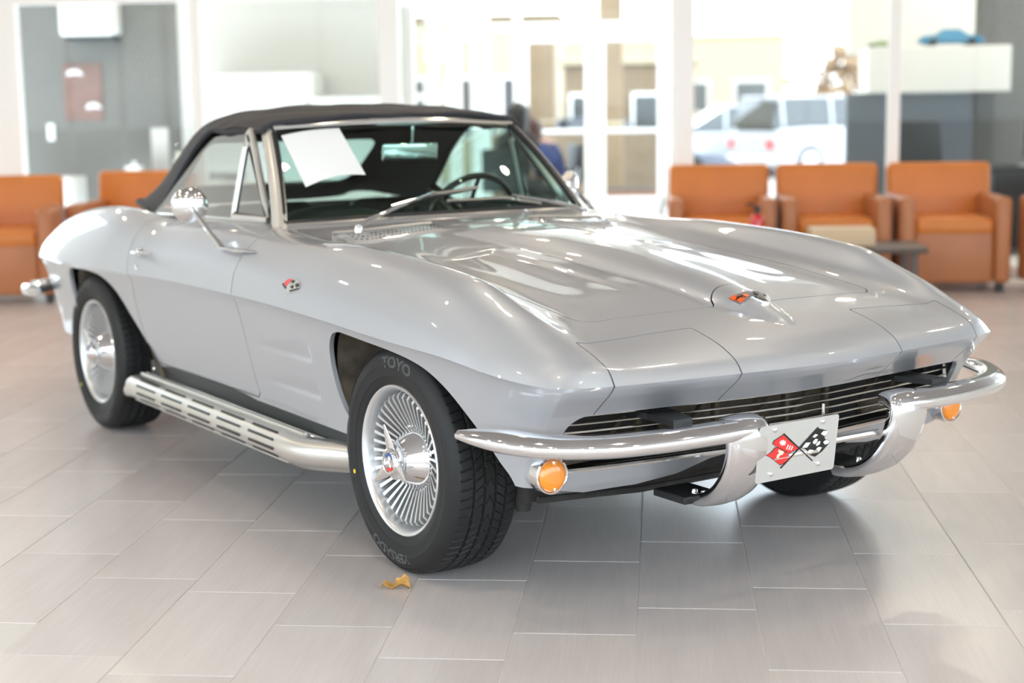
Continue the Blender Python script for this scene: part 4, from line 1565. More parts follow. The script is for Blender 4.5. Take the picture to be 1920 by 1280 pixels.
# ------------------------------------------------------------------ side exhaust with slotted shield, rocker strip
for sg in (-1, 1):
    rk = MB()
    rk.box((-1.105, sg*.790, .322), (1.66, .018, .070), .004)
    rk.build('rocker_panel', M['trim_dark'], car)
    MB().tube([(-1.955, sg*.806, .300), (-1.2, sg*.808, .298), (-.55, sg*.808, .296), (-.34, sg*.803, .297), (-.285, sg*.795, .302)], [.008, .010, .010, .008, .003], 10, flat=1.0).build('rocker_molding', M['bright'], car)
    xs = np.r_[-1.965, -1.95, np.linspace(-1.93, -.62, 24), np.linspace(-.58, -.20, 18)]
    prof = np.array([(.792, .292), (.812, .297), (.838, .300), (.866, .296), (.886, .283), (.894, .262), (.892, .241), (.880, .224), (.862, .213), (.850, .2085), (.846, .201), (.836, .196), (.820, .196), (.800, .205)])
    V = []
    k = len(prof)
    for x in xs:
        f = np.clip((x+.60)/.40, 0, 1)
        sh = sstep(0, 1, f)
        c = np.array([.845, .25])
        for y, z in prof:
            yy = c[0]+(y-c[0])*(1-.15*sh)-.075*sh
            zz = c[1]+(z-c[1])*(1-.10*sh)+.022*sh
            V.append((x, sg*yy, zz))
    F = [tuple(f) for f in gridfaces(len(xs), k)]
    F += [tuple(range(k)), tuple((len(xs)-1)*k+q for q in range(k))]
    if sg < 0:
        F = [f[::-1] for f in F]
    sh_ = meshobj('exhaust_shield', V, F, M['alu_brushed'], car, True, auto=50)
    P = spline(prof, 60)
    for gx in range(5):
        x0 = -1.86+gx*.252
        for row, q in enumerate((16, 22, 28, 34)):
            p = P[q]
            t = P[q+1]-P[q-1]
            a = math.atan2(t[1], t[0])
            xx = x0+.010*row
            sl = MB()
            sl.box((xx+.095, sg*(p[0]+.0012*math.sin(-a)), p[1]+.0012*math.cos(a)), (.185, .0085, .0022), .001, Matrix.Rotation(a if sg > 0 else math.pi-a, 4, 'X'))
            sl.build('slot', M['ink'], sh_, False)
    rb = MB()
    rb.tube([(-1.96, sg*.853, .206), (-1.2, sg*.853, .206), (-.62, sg*.853, .206)], .0035, 6)
    rb.tube([(-1.95, sg*.829, .303), (-1.2, sg*.829, .303), (-.55, sg*.829, .303)], .006, 6)
    rb.build('shield_rib', M['alu_brushed'], sh_)
    tp = MB()
    tp.tube([(-2.02, sg*.855, .232), (-1.93, sg*.852, .240), (-1.8, sg*.85, .246)], .026, 14)
    tp.build('tail_pipe', M['bright'], car)
    MB().lathe([(0, .004), (.006, .003), (.007, 0)], 12, Matrix.Translation((-1.90, sg*.800, .325)) @ Vector((0, sg, 0)).to_track_quat('Z', 'Y').to_matrix().to_4x4()).build('rocker_screw', M['chrome'], car)
    MB().lathe([(0, .004), (.006, .003), (.007, 0)], 12, Matrix.Translation((-.296, sg*.800, .335)) @ Vector((0, sg, 0)).to_track_quat('Z', 'Y').to_matrix().to_4x4()).build('rocker_screw', M['chrome'], car)
    # rear bumper end
    path = spline([(-3.10, .865, .520), (-3.20, .868, .515), (-3.30, .855, .510), (-3.40, .82, .505), (-3.48, .75, .500), (-3.53, .62, .498), (-3.55, .45, .497)], 30)
    rbm = MB()
    rbm.tube([(x, sg*y, z) for x, y, z in path], [.012, .018, .024]+[.028]*27, 12, flat=1.0)
    rbm.build('rear_bumper', M['chrome'], car)
    MB().tube([(-3.12, sg*.855, .52), (-3.10, sg*.80, .53)], .014, 8).build('bumper_arm', M['black'], car)
# ------------------------------------------------------------------ paper behind the windscreen, leaf on the floor
def windscreen_paper():
    c = [(527, 257), (635, 243), (685, 330), (573, 353)]
    n = 9
    V = []
    for i in range(n):
        for j in range(n):
            u, v = i/(n-1), j/(n-1)
            top = np.array(c[0])*(1-u)+np.array(c[1])*u
            bot = np.array(c[3])*(1-u)+np.array(c[2])*u
            p = top*(1-v)+bot*v
            p[1] -= 5*math.sin(math.pi*u)*v*v+3*math.sin(math.pi*u)*(1-v)
            V.append(hit(p[0], p[1], .007+.010*math.sin(math.pi*u)*v**3, WT))
    m = len(V)
    V += [v+Vector((-.0004, 0, -.0004)) for v in V]
    F = [tuple(f) for f in gridfaces(n, n)]
    F += [tuple(m+i for i in f[::-1]) for f in F]
    o = meshobj('paper_sheet', V, F, material('white_paper', (.74, .745, .76), .6), None, True)
    tag(o, 'blank white paper sheet stuck on the windshield of the silver car', 'paper')
    return o
windscreen_paper()

def floor_pt(px, py, z=0.0):
    d = ray_dir(px, py)
    t = (z-CAM[2])/d.z
    return Vector(CAM)+d*t
def leaf():
    a, b = floor_pt(770, 1103), floor_pt(703, 1105)
    ax = (b-a)
    L = ax.length
    ax.normalize()
    side = Vector((0, 0, 1)).cross(ax)
    out = [(0, .0), (.05, .20), (.16, .24), (.28, .13), (.38, .17), (.50, .12), (.60, .22), (.72, .17), (.78, .06), (.84, .015), (1.02, .012)]
    nu = len(out)
    V = []
    F = []
    for i, (u, w) in enumerate(out):
        for k, s in enumerate((-1, -.5, 0, .5, 1)):
            hgt = .006+.020*abs(s)**1.5*w/.2*(1.2 if u < .4 else .6)+.010*math.sin(u*6)**2
            if u > .8:
                hgt = .004+.012*(u-.8)*5
            ww = w*(1.0 if s < 0 else .75)
            V.append(a+ax*(u*L)+side*(s*ww*L*.85)+Vector((0, 0, hgt)))
    for i in range(nu-1):
        for k in range(4):
            F.append((i*5+k, i*5+k+1, i*5+6+k, i*5+5+k))
    n = len(V)
    V2 = V+[v-Vector((0, 0, .0012)) for v in V]
    F2 = F+[tuple(n+i for i in f[::-1]) for f in F]
    o = meshobj('fallen_leaf', V2, F2, material('dry_leaf', (.52, .27, .07), .6, var=.35, vscale=60), None, True)
    low = min(v.co.z for v in o.data.vertices)
    for v in o.data.vertices:
        v.co.z += .0005-low
    tag(o, 'small curled brown oak leaf lying on the floor tiles by the front tire', 'leaf')
leaf()

# ------------------------------------------------------------------ lounge chairs
M['leather'] = material('cognac_leather', (.60, .18, .024), rough=.42, bump=.12, bscale=180, var=.06, vscale=5)
M['leather_shaded'] = material('cognac_leather_shaded', (.42, .15, .055), rough=.45, bump=.12, bscale=180, var=.06, vscale=5)  # same leather, toned pinkish brown for how light falls on fronts and arms
M['foot'] = material('dark_chair_foot', (.02, .018, .016), rough=.5)
def club_chair():
    e = empty('club_chair')
    MB().box((0, .0, .225), (.48, .66, .33), .02, seg=3).build('seat_base', M['leather_shaded'], e, auto=50)
    MB().box((0, -.03, .41), (.476, .62, .10), .03, seg=4).build('seat_cushion', M['leather'], e, auto=50)
    MB().box((0, .31, .52), (.655, .16, .52), .035, Matrix.Rotation(math.radians(-6), 4, 'X'), seg=4).build('backrest', M['leather'], e, auto=50)
    for s in (-1, 1):
        MB().box((s*.288, -.02, .325), (.098, .70, .53), .03, seg=4).build('armrest', M['leather_shaded'], e, auto=50)
    for sx in (-1, 1):
        for sy in (-1, 1):
            MB().box((sx*.29, sy*.27, .03), (.05, .05, .06), .005).build('foot', M['foot'], e, False)
    return e
proto = club_chair()
chairs = [
 ((.42, 11.02, 0), 0, 'orange leather club chair nearest the white lobby column', 0),
 ((1.19, 11.02, 0), 0, 'middle orange leather club chair behind the low brown table', 0),
 ((1.97, 10.99, 0), 0, 'orange leather club chair with its whole seat front in view, beside a turned chair', 0),
 ((2.95, 10.70, 0), math.radians(-62), 'orange leather club chair turned sideways at the end of the row', 0),
 ((-4.56, 10.45, 0), math.radians(14), 'orange leather club chair beside the white corner column of the office', 0),
 ((-3.86, 11.08, 0), 0, 'orange leather club chair showing above the rear wing of the silver car', 0),
]
for i, (loc, rz, lab, _) in enumerate(chairs):
    o = proto if i == 0 else copy_tree(proto)
    o.matrix_world = ROOM @ Matrix.Translation(loc) @ Matrix.Rotation(rz, 4, 'Z') @ Matrix.Scale(1.09, 4)
    tag(o, lab, 'chair', 'cognac lounge chairs')

def rthing(name, label, cat, loc, rz=0, group=None):
    e = empty(name, ROOM @ Matrix.Translation(loc) @ Matrix.Rotation(rz, 4, 'Z'))
    return tag(e, label, cat, group)
M['walnut'] = material('dark_brown_wood', (.085, .055, .042), rough=.4, var=.2, vscale=10, stretch=(1, 8, 8))
t = rthing('coffee_table', 'low dark brown coffee table in front of the lounge chairs', 'table', (1.08, 10.05, 0))
MB().box((0, 0, .365), (1.16, .52, .04), .008).build('table_top', M['walnut'], t, auto=40)
for sx in (-1, 1):
    for sy in (-1, 1):
        MB().box((sx*.50, sy*.20, .172), (.05, .05, .345), .004).build('leg', M['walnut'], t, False)
b = rthing('cardboard_box', 'flat cream cardboard box lying on the low brown table', 'box', (1.15, 10.05, .386))
MB().box((0, 0, .0525), (.40, .30, .105), .004).build('carton', material('cream_cardboard', (.66, .50, .33), .8), b, False)
MB().box((0, 0, .107), (.40, .05, .002)).build('tape', material('packing_tape', (.74, .62, .45), .4), b, False)
b = rthing('fire_extinguisher', 'small red fire extinguisher with black valve on the low brown table', 'extinguisher', (.62, 10.05, .386))
MB().lathe([(0, 0), (.040, 0), (.045, .008), (.045, .155), (.040, .178), (.024, .195), (.016, .20), (0, .20)], 28).build('cylinder', material('red_gloss', (.62, .012, .012), .25, coat=.6), b)
MB().lathe([(.0455, .05), (.0458, .05), (.0458, .09), (.0455, .09)], 28).build('label_band', M['white'], b)
MB().box((0, 0, .225), (.035, .05, .05), .008).build('valve', M['black'], b)
MB().tube([(-.01, 0, .245), (-.045, 0, .262), (-.07, 0, .255)], .007, 8).build('lever', M['black'], b)

# ------------------------------------------------------------------ left office things
t = rthing('wall_unit', 'white box-shaped air unit fixed high on the grey office wall', 'air unit', (-5.70, 15.54, 2.03))
MB().box((0, -.15, .19), (.56, .28, .34), .04, seg=3).build('housing', M['wall_white'], t, auto=50)
MB().box((.02, -.15, .0), (.50, .22, .05), .01).build('louvre', M['trim_dark'], t, False)
t = rthing('wall_poster', 'brown poster with two white shapes on the grey office wall', 'poster', (-5.87, 15.535, 1.215))
MB().box((0, 0, .285), (.40, .02, .57), .003).build('panel', material('brown_poster', (.20, .115, .095), .7, var=.15, vscale=8), t, False)
for (x, z, w) in ((-.07, .46, .17), (.11, .12, .15)):
    MB().tube([(x-w/2, -.013, z), (x-w/4, -.013, z+.03), (x+w/5, -.013, z+.032), (x+w/2, -.013, z)], [.012, .03, .03, .012], 10, flat=1).build('white_shape', M['white'], t)
t = rthing('light_switch', 'small white light switch plate on the grey office wall', 'switch', (-6.23, 15.53, 1.10))
MB().box((0, 0, 0), (.075, .014, .17), .004).build('plate', M['white'], t, False)
MB().box((0, -.010, 0), (.03, .01, .06), .003).build('rocker', M['white'], t, False)
t = rthing('filing_cabinet', 'low white filing cabinet standing by the grey office wall', 'cabinet', (-6.05, 14.9, 0))
MB().box((0, 0, .335), (.62, .5, .66), .008).build('body', M['wall_white'], t, auto=40)
for k in range(2):
    d = MB().box((0, -.255, .17+.32*k), (.58, .02, .29), .006).build('drawer', M['wall_white'], t, auto=40)
    MB().box((0, -.272, .20+.32*k), (.14, .016, .02), .004).build('handle', M['alu'], d, False)
t = rthing('office_desk', 'dark office desk against the grey wall behind the glass', 'desk', (-4.75, 14.9, 0))
MB().box((0, 0, .66), (1.3, .6, .04), .006).build('desk_top', M['trim_dark'], t, auto=40)
for s in (-1, 1):
    MB().box((s*.60, 0, .32), (.05, .55, .64), .006).build('side_panel', M['trim_dark'], t, False)
t = rthing('tissue_box', 'small white tissue box standing on the dark office desk', 'box', (-5.10, 14.75, .682))
MB().box((0, 0, .045), (.15, .12, .09), .006).build('carton', M['white'], t, False)
MB().lathe([(.03, 0), (.02, .02), (.028, .04), (.0, .045)], 10, Matrix.Translation((0, 0, .09))).build('tissue', M['white'], t)
t = rthing('brochure_stand', 'tall pale brochure stand on the dark office desk', 'stand', (-4.93, 15.05, .682))
MB().box((0, 0, .23), (.17, .03, .44), .004).build('panel', material('pale_card', (.55, .52, .50), .6), t, False)
MB().box((0, -.03, .01), (.19, .12, .02), .004).build('foot', M['trim_dark'], t, False)
t = rthing('flower_vase', 'white and yellow flowers in a small vase on the office desk', 'vase', (-4.62, 14.8, .682))
MB().lathe([(0, 0), (.03, 0), (.04, .03), (.03, .08), (.022, .10)], 20).build('vase', M['white'], t)
petal = material('pale_petals', (.82, .78, .62), .6)
for k in range(9):
    a = k*2.4
    r = .03+.012*(k % 3)
    MB().lathe([(0, -.022), (.020, -.012), (.028, .004), (.018, .018), (0, .02)], 10, Matrix.Translation((r*1.6*math.cos(a), r*1.6*math.sin(a), .13+.022*(k % 4)))).build('blossom', petal if k % 3 else M['cream'], t)
    MB().tube([(0, 0, .08), (r*1.6*math.cos(a), r*1.6*math.sin(a), .12+.022*(k % 4))], .003, 5).build('stem', material('green_stem', (.10, .2, .05), .6) if k == 0 else bpy.data.materials['green_stem'], t)
t = rthing('credenza', 'long low white credenza behind the glass left of the lobby', 'cabinet', (-3.05, 12.4, 0))
MB().box((0, 0, .36), (1.9, .42, .70), .008).build('body', M['wall_white'], t, auto=40)
for k in range(4):
    d = MB().box((-.70+.467*k, -.215, .36), (.44, .02, .60), .005).build('door', M['wall_white'], t, auto=40)
    MB().box((-.54+.467*k, -.232, .45), (.02, .016, .12), .004).build('handle', M['alu'], d, False)

# ------------------------------------------------------------------ right office things
def toy_car(name, label, loc, mat, L):
    t = rthing(name, label, 'model car', loc, 0, 'model cars on the bulkhead')
    s = L/.5
    V, F = lofted([[(x*s, y*w*s, z*s) for y, z in ((-.10, .02), (-.11, .05), (-.09*k, h), (.09*k, h), (.11, .05), (.10, .02))] for x, w, h, k in ((-.25, .8, .065, 1), (-.22, 1, .085, 1), (-.12, 1, .095, .95), (-.07, 1, .135, .75), (.06, 1, .135, .75), (.13, 1, .09, .95), (.22, 1, .075, 1), (.25, .8, .055, 1))])
    meshobj('body', V, F, mat, t, True, auto=40)
    for sx in (-.15, .15):
        for sy in (-.1, .1):
            MB().lathe([(0, .018), (.025, .018), (.034, .012), (.034, -.012), (.025, -.018), (0, -.018)], 16, Matrix.Translation((sx*s, sy*s, .033*s)) @ Matrix.Rotation(math.pi/2, 4, 'X') @ Matrix.Scale(s, 4)).build('wheel', M['black'], t)
toy_car('model_car', 'bright blue model car standing on the white bulkhead', (2.60, 14.5, 1.766), material('blue_gloss', (.02, .22, .42), .3, coat=.6), .56)
toy_car('model_car', 'small green model car standing on the white bulkhead', (1.99, 14.5, 1.766), material('green_gloss', (.14, .22, .05), .3, coat=.6), .24)
t = rthing('office_desk', 'black office desk by the grey wall carrying a computer monitor', 'desk', (3.50, 13.6, 0))
MB().box((0, 0, .70), (1.5, .7, .05), .006).build('desk_top', M['black'], t, auto=40)
MB().box((0, -.30, .36), (1.4, .03, .62), .004).build('modesty_panel', M['black'], t, False)
for s in (-1, 1):
    MB().box((s*.70, 0, .34), (.05, .65, .68), .004).build('side_panel', M['black'], t, False)
t = rthing('computer_monitor', 'dark computer monitor with pale edge on the black desk', 'monitor', (3.17, 13.6, .727), math.radians(55))
MB().box((0, 0, .24), (.46, .035, .29), .008).build('screen', M['black'], t, auto=40)
MB().box((0, .022, .24), (.42, .012, .26), .004).build('rear_cover', M['frame'], t, False)
MB().box((0, .02, .07), (.05, .03, .14), .004).build('neck', M['alu'], t, False)
MB().box((0, .02, .006), (.22, .16, .012), .004).build('base', M['alu'], t, False)
t = rthing('office_chair', 'dark office chair with tall back in front of the slate panel', 'chair', (2.28, 13.4, 0), math.radians(20))
MB().box((0, 0, .46), (.5, .5, .09), .035, seg=3).build('seat', M['trim_dark'], t, auto=50)
MB().box((0, .25, .82), (.46, .07, .60), .03, Matrix.Rotation(math.radians(-8), 4, 'X'), seg=3).build('backrest', M['trim_dark'], t, auto=50)
MB().lathe([(.03, .08), (.025, .42)], 12).build('column', M['alu'], t)
for k in range(5):
    a = 2*math.pi*k/5
    MB().tube([(0, 0, .09), (.30*math.cos(a), .30*math.sin(a), .05)], .018, 8).build('leg', M['black'], t)
    MB().lathe([(0, .02), (.025, .02), (.025, -.02), (0, -.02)], 12, Matrix.Translation((.30*math.cos(a), .30*math.sin(a), .026)) @ Matrix.Rotation(math.pi/2, 4, 'X')).build('castor', M['black'], t)

# ------------------------------------------------------------------ people waiting in the lobby
def person(name, label, loc, rz, coat, hair, legs, lean=0.0):
    root = empty(name, ROOM @ Matrix.Translation(loc) @ Matrix.Rotation(rz, 4, 'Z'))
    tag(root, label, 'person')
    # seated skeleton: faces -y, seat at z .47
    J = {'pelvis': (0, .02, .56), 'belly': (0, .03, .70), 'chest': (0, .03-lean*.3, .90), 'collar': (0, .02-lean*.5, 1.02), 'neck': (0, .01-lean*.6, 1.09), 'jaw': (0, -.02-lean*.7, 1.145), 'brow': (0, -.015-lean*.75, 1.235), 'crown': (0, .0-lean*.75, 1.30)}
    for k in ('chest', 'collar', 'neck', 'jaw', 'brow', 'crown'):
        J[k] = (J[k][0], J[k][1], J[k][2]-lean*(.2 if k == 'chest' else .5))
    R = {'pelvis': .135, 'belly': .125, 'chest': .135, 'collar': .085, 'neck': .052, 'jaw': .066, 'brow': .085, 'crown': .055}
    E = [('pelvis', 'belly'), ('belly', 'chest'), ('chest', 'collar'), ('collar', 'neck'), ('neck', 'jaw'), ('jaw', 'brow'), ('brow', 'crown')]
    for s, n in ((-1, 'r'), (1, 'l')):
        J.update({'sh'+n: (s*.165, .02-lean*.45, .985-lean*.45), 'el'+n: (s*.225, -.04, .735), 'wr'+n: (s*.13, -.23, .63), 'pm'+n: (s*.10, -.30, .62), 'hp'+n: (s*.09, .0, .54), 'kn'+n: (s*.11, -.43, .52), 'an'+n: (s*.11, -.42, .10), 'to'+n: (s*.12, -.57, .045)})
        R.update({'sh'+n: .062, 'el'+n: .046, 'wr'+n: .030, 'pm'+n: .033, 'hp'+n: .092, 'kn'+n: .064, 'an'+n: .042, 'to'+n: .034})
        E += [('collar', 'sh'+n), ('sh'+n, 'el'+n), ('el'+n, 'wr'+n), ('wr'+n, 'pm'+n), ('pelvis', 'hp'+n), ('hp'+n, 'kn'+n), ('kn'+n, 'an'+n), ('an'+n, 'to'+n)]
        for k in range(5):
            bx = s*(.10+(k-2)*.017)
            ln = (.055, .075, .08, .075, .06)[k]
            J['f%s%da' % (n, k)] = (bx, -.325, .625)
            J['f%s%db' % (n, k)] = (bx, -.325-ln*.6, .618)
            J['f%s%dc' % (n, k)] = (bx, -.325-ln, .598)
            for q in 'abc':
                R['f%s%d%s' % (n, k, q)] = .0085
            E += [('pm'+n, 'f%s%da' % (n, k)), ('f%s%da' % (n, k), 'f%s%db' % (n, k)), ('f%s%db' % (n, k), 'f%s%dc' % (n, k))]
    names = list(J)
    me = bpy.data.meshes.new('body')
    me.from_pydata([J[k] for k in names], [(names.index(a), names.index(b)) for a, b in E], [])
    o = bpy.data.objects.new('body', me)
    COL.objects.link(o)
    md = o.modifiers.new('skin', 'SKIN')
    for k, d in zip(names, me.skin_vertices[0].data):
        d.radius = (R[k]*(1.25 if k in ('chest', 'belly', 'pelvis') else 1), R[k])
        d.use_root = k == 'pelvis'
    sb_ = o.modifiers.new('sub', 'SUBSURF')
    sb_.levels = sb_.render_levels = 2
    dg = bpy.context.evaluated_depsgraph_get()
    ev = bpy.data.meshes.new_from_object(o.evaluated_get(dg))
    V = [tuple(v.co) for v in ev.vertices]
    F = [tuple(p.vertices) for p in ev.polygons]
    bpy.data.objects.remove(o)
    skin_m = bpy.data.materials.get('skin') or material('skin', (.55, .33, .24), .55)
    fm = []
    for f in F:
        c = np.mean([V[i] for i in f], axis=0)
        if c[2] > 1.07-lean*.5 and c[1] < .1 and abs(c[0]) < .1 or (c[1] < -.245 and .56 < c[2] < .68 and abs(c[0]) < .2):
            fm.append(1)
        elif c[2] < .085:
            fm.append(3)
        elif c[2] < .60 and c[1] < .0:
            fm.append(2)
        else:
            fm.append(0)
    body = meshobj('body', V, F, None, root, True, mats=[coat, skin_m, legs, M['black']], fmat=fm)
    hc = Vector(J['brow'])
    h = MB()
    rows = []
    for i in range(14):
        zz = 1.325-.40*i/13
        rr = np.interp(zz, [.92, 1.05, 1.16, 1.26, 1.305, 1.325], [.075, .10, .112, .112, .07, .01])
        row = []
        for k in range(20):
            a = math.radians(-52+284*k/19)
            row.append((hc.x+rr*math.cos(a), hc.y+.012+rr*1.05*math.sin(a), zz-lean*.5))
        rows.append(row)
    V = [p for r_ in rows for p in r_]
    V2, F2 = flange(np.array(V), [tuple(f) for f in gridfaces(14, 20)], .012)
    meshobj('hair', V2, F2, hair, root, True)
    for s in (-1, 1):
        MB().lathe([(0, .008), (.008, .006), (.011, 0)], 10, Matrix.Translation((hc.x+s*.032, hc.y-.078, 1.215-lean*.5)) @ Matrix.Rotation(math.pi/2, 4, 'X')).build('eye', M['ink'], root)
    MB().box((hc.x, hc.y-.090, 1.190-lean*.5), (.022, .03, .045), .009, seg=3).build('nose', skin_m, root)
    MB().box((hc.x, hc.y-.080, 1.148-lean*.5), (.045, .012, .014), .005).build('mouth', material('lips', (.4, .15, .13), .5) if 'lips' not in bpy.data.materials else bpy.data.materials['lips'], root)
    return root
def waiting_chair(label, loc, rz):
    t = rthing('waiting_chair', label, 'chair', loc, rz, 'lobby waiting chairs')
    MB().box((0, 0, .40), (.48, .46, .06), .02, seg=3).build('seat', M['trim_dark'], t, auto=50)
    MB().box((0, .24, .70), (.46, .05, .40), .02, seg=3).build('backrest', M['trim_dark'], t, auto=50)
    for sx in (-1, 1):
        for sy in (-1, 1):
            MB().tube([(sx*.21, sy*.20, 0), (sx*.21, sy*.20, .38 if sy < 0 else .66)], .013, 8).build('leg', M['alu'], t)
dk = material('dark_coat', (.015, .014, .016), .7)
person('person', 'seated person with long dark hair in a black coat behind the lobby door', (-1.34, 14.6, .0), math.radians(150), dk, material('black_hair', (.012, .009, .008), .45), dk)
waiting_chair('black waiting chair under the person in a black coat', (-1.34, 14.6, 0), math.radians(150))
person('person', 'seated person with brown hair in a blue top leaning forward in the lobby', (-1.10, 16.0, .0), math.radians(-70), material('blue_top', (.03, .05, .15), .7), material('brown_hair', (.06, .022, .014), .5), material('maroon_trousers', (.09, .03, .025), .7), lean=.30)
waiting_chair('black waiting chair under the person in a blue top', (-1.10, 16.0, 0), math.radians(-70))
struct(rbuild(MB().box((-.95, 14.9, -.0515), (2.3, 6.7, .1)), 'floor_lobby', M['grout']))

# ------------------------------------------------------------------ outside: pillar, walls, parked cars, field, trees
def outbox(name, label, cat, c, s, mat, group=None):
    o = MB().box((0, 0, s[2]/2), s, .01).build(name, mat, None, False)
    o.matrix_world = ROOM @ Matrix.Translation((c[0], c[1], c[2]))
    return tag(o, label, cat, group)
def building(name, label, c, s, mat, win, cap):
    t = rthing(name, label, 'building', c)
    MB().box((0, 0, s[2]/2), s, .01).build('wall', mat, t, False)
    MB().box((0, 0, s[2]+.06), (s[0]+.2, s[1]+.2, .12), .01).build('parapet', cap, t, False)
    dkg = bpy.data.materials.get('dark_window') or material('dark_window', (.08, .08, .08), .1)
    for (x, z, w, h) in win:
        f = MB().box((x, -s[1]/2-.02, z), (w+.12, .05, h+.12), .005).build('window', M['frame'], t, False)
        MB().box((x, -s[1]/2-.05, z), (w, .02, h)).build('pane', dkg, f, False)
    return t
def pillar(label, c, w, h):
    t = rthing('entrance_pillar', label, 'pillar', c)
    MB().box((0, 0, h/2), (w, w, h), .02).build('shaft', M['tan'], t, False)
    MB().box((0, 0, .15), (w+.10, w+.10, .3), .02).build('plinth', M['tan'], t, False)
    MB().box((0, 0, 1.25), (w+.03, w+.03, .05), .01).build('band', M['cream_wall'], t, False)
pillar('square tan pillar outside the right lobby door leaf', (-.68, 21.0, -.2), .36, 5.5)
pillar('square tan pillar outside the left lobby door leaf', (-1.85, 24.5, -.2), .42, 2.55)
t = rthing('planter', 'low brown planter outside the right lobby door leaf', 'planter', (-.45, 19.6, -.2))
MB().box((0, 0, .22), (.85, .5, .44), .02).build('trough', material('brown_planter', (.16, .08, .05), .8), t, False)
MB().box((0, 0, .445), (.78, .43, .02)).build('soil', M['under'], t, False)
building('shop_building', 'cream building across the drive seen through the lobby doors', (-4.4, 33, -.2), (4.6, 3, 3.2), M['cream_wall'], ((.6, 1.5, .9, 1.1), (1.6, 1.5, .7, 1.1), (-.8, 1.5, .9, 1.1)), M['tan'])
building('store_building', 'long tan building beyond the parked cars', (-3.0, 74, -.2), (17, 8, 4.4), material('pale_tan_stucco', (.42, .33, .23), .9), [(-6+2.6*k, 1.8, 1.4, 1.3) for k in range(6)], M['cream_wall'])
building('office_building', 'low tan building with a cream parapet behind the planter', (-.55, 29, -.2), (2.3, 2.4, 2.2), M['tan'], ((-.6, 1.2, .8, .9), (.5, 1.2, .8, .9)), M['cream_wall'])
outbox('garden_wall', 'low brownish wall outside behind the lobby doors', 'wall', (-1.15, 23.2, -.2), (2.7, .3, 1.08), material('brown_render', (.19, .14, .092), .9, var=.12, vscale=3))
struct(rbuild(MB().box((15, 110, -.24), (200, 110, .12)), 'ground_field', material('dry_grass', (.38, .30, .17), .95, var=.2, vscale=.5)))
def parked_car(label, loc, rz, mat, H, Lc, suv):
    t = rthing('parked_car', label, 'car', loc, rz)
    w = .88
    belt = .62*H
    lows = [(-.50, .55, .8), (-.47, .60, 1), (-.30, .62, 1), (.25, .60, 1), (.42, .52, 1), (.50, .42, .85)]
    secs = []
    for f, h, k in lows:
        x = f*Lc
        z1 = h*H
        secs.append([(x, -w*k, .22), (x, -w*k, z1*.75), (x, -w*k*.93, z1), (x, w*k*.93, z1), (x, w*k, z1*.75), (x, w*k, .22)])
    V, F = lofted(secs)
    meshobj('body', V, F, mat, t, True, auto=30)
    g = bpy.data.materials.get('car_glass') or material('car_glass', (.03, .035, .04), .05, coat=1)
    x0, x1, x2, x3 = ((-.485, -.44, .08, .25) if suv else (-.36, -.20, .06, .24))
    V, F = lofted([[(x*Lc, -w*k, belt-.02), (x*Lc, -w*k*.86, z), (x*Lc, w*k*.86, z), (x*Lc, w*k, belt-.02)] for x, z, k in ((x0, belt+.02, .9), (x1, H-.04, .9), (x2, H-.04, .9), (x3, belt+.02, .9))])
    gh = meshobj('glasshouse', V, F, g, t, True, auto=30)
    MB().box(((x1+x2)/2*Lc, 0, H-.02), ((x2-x1)*Lc+.06, w*1.56, .05), .02, seg=3).build('roof', mat, t, auto=50)
    for s in (-1, 1):
        for xf in (x1*1.0, (x1+x2)/2, x2*1.0):
            MB().tube([((xf)*Lc, s*w*.90, belt), (xf*Lc, s*w*.79, H-.03)], .035, 6).build('pillar', mat, t)
        for xf in (-.31, .31):
            wh = MB().lathe([(0, .10), (.19, .10), (.30, .09), (.33, .06), (.33, -.10), (0, -.10)], 28, Matrix.Translation((xf*Lc, s*(w-.08), .33)) @ Matrix.Rotation(-s*math.pi/2, 4, 'X')).build('wheel', M['rubber'], t)
            MB().lathe([(0, .112), (.17, .108), (.20, .10)], 20, Matrix.Translation((xf*Lc, s*(w-.08), .33)) @ Matrix.Rotation(-s*math.pi/2, 4, 'X')).build('hubcap', M['alu'], wh)
        MB().box((-.50*Lc, s*.70, .42*H), (.05, .22, .16), .015).build('tail_lamp', M['red'], t, auto=50)
        MB().box((.495*Lc, s*.58, .36*H), (.06, .30, .12), .02).build('head_lamp', M['white'], t, auto=50)
    for s in (-1, 1):
        MB().box((s*.50*Lc, 0, .34), (.10, 1.6, .20), .04, seg=3).build('bumper', M['alu'], t, auto=50)
parked_car('white parked sport utility car seen through the window', (3.75, 33.0, -.2), math.radians(30), material('white_car_paint', (.5, .5, .52), .3, coat=1), 1.62, 4.5, True)
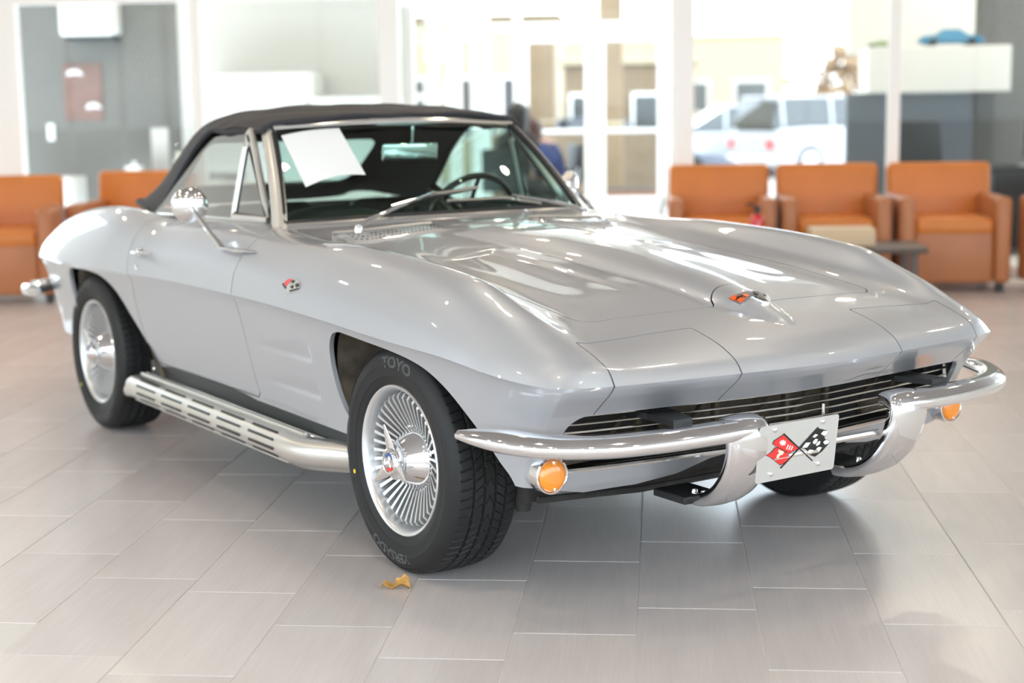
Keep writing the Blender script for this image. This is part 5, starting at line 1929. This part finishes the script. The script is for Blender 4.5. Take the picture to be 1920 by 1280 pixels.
parked_car('silver grey parked sedan seen through the window', (1.55, 35.0, -.2), math.radians(190), material('grey_car_paint', (.52, .54, .57), .3, metal=.3, coat=1), 1.45, 4.5, False)
parked_car('dark blue parked car next to the lobby column', (-.87, 26.5, -.2), math.radians(2), material('dark_car_paint', (.04, .05, .085), .3, coat=1), 1.28, 4.2, False)
parked_car('brown parked car behind the silver sedan', (5.4, 44.0, -.2), math.radians(5), material('brown_car_paint', (.20, .11, .07), .3, coat=1), 1.5, 4.5, False)

def tree(label, loc, h, col, seed):
    rnd = random.Random(seed)
    t = rthing('tree', label, 'tree', loc, rnd.random()*6, 'trees along the far edge')
    MB().tube([(0, 0, 0), (.05, 0, h*.35), (-.03, .05, h*.6)], [.14, .10, .06], 8).build('trunk', M['walnut'], t)
    mb = MB()
    for k in range(150):
        a = rnd.random()*6.283
        r = h*.36*math.sqrt(rnd.random())
        z = h*(.38+.60*rnd.random())
        r *= 1-.6*max(0, (z/h-.65)/.35)
        c = Vector((r*math.cos(a), r*math.sin(a), z))
        s = h*.09*(.6+.8*rnd.random())
        q = Matrix.Translation(c) @ Matrix.Rotation(rnd.random()*6, 4, Vector((rnd.random()-.5, rnd.random()-.5, rnd.random()-.5)).normalized())
        mb.add([(-s, 0, 0), (0, -s*.6, .2*s), (s, 0, 0), (0, s*.6, -.2*s), (0, 0, s*.5)], [(0, 1, 4), (1, 2, 4), (2, 3, 4), (3, 0, 4), (3, 2, 1, 0)], q)
    o = mb.build('foliage', material('autumn_foliage_%d' % seed, col, .9, var=.3, vscale=2), t, False)
    o['kind'] = 'stuff'
for k, (x, y, h, c, lab) in enumerate(((5.0, 82, 4.6, (.30, .17, .09), 'rust brown bare tree beyond the tan building end'), (9.0, 78, 4.2, (.33, .22, .13), 'pale brown tree at the edge of the dry field'), (13.0, 84, 5.0, (.26, .17, .12), 'dull brown tree standing above the white parked car'), (-7.0, 60, 4.5, (.30, .24, .14), 'yellowish tree behind the cream building'))):
    tree(lab, (x, y, -.18), h, c, k+1)
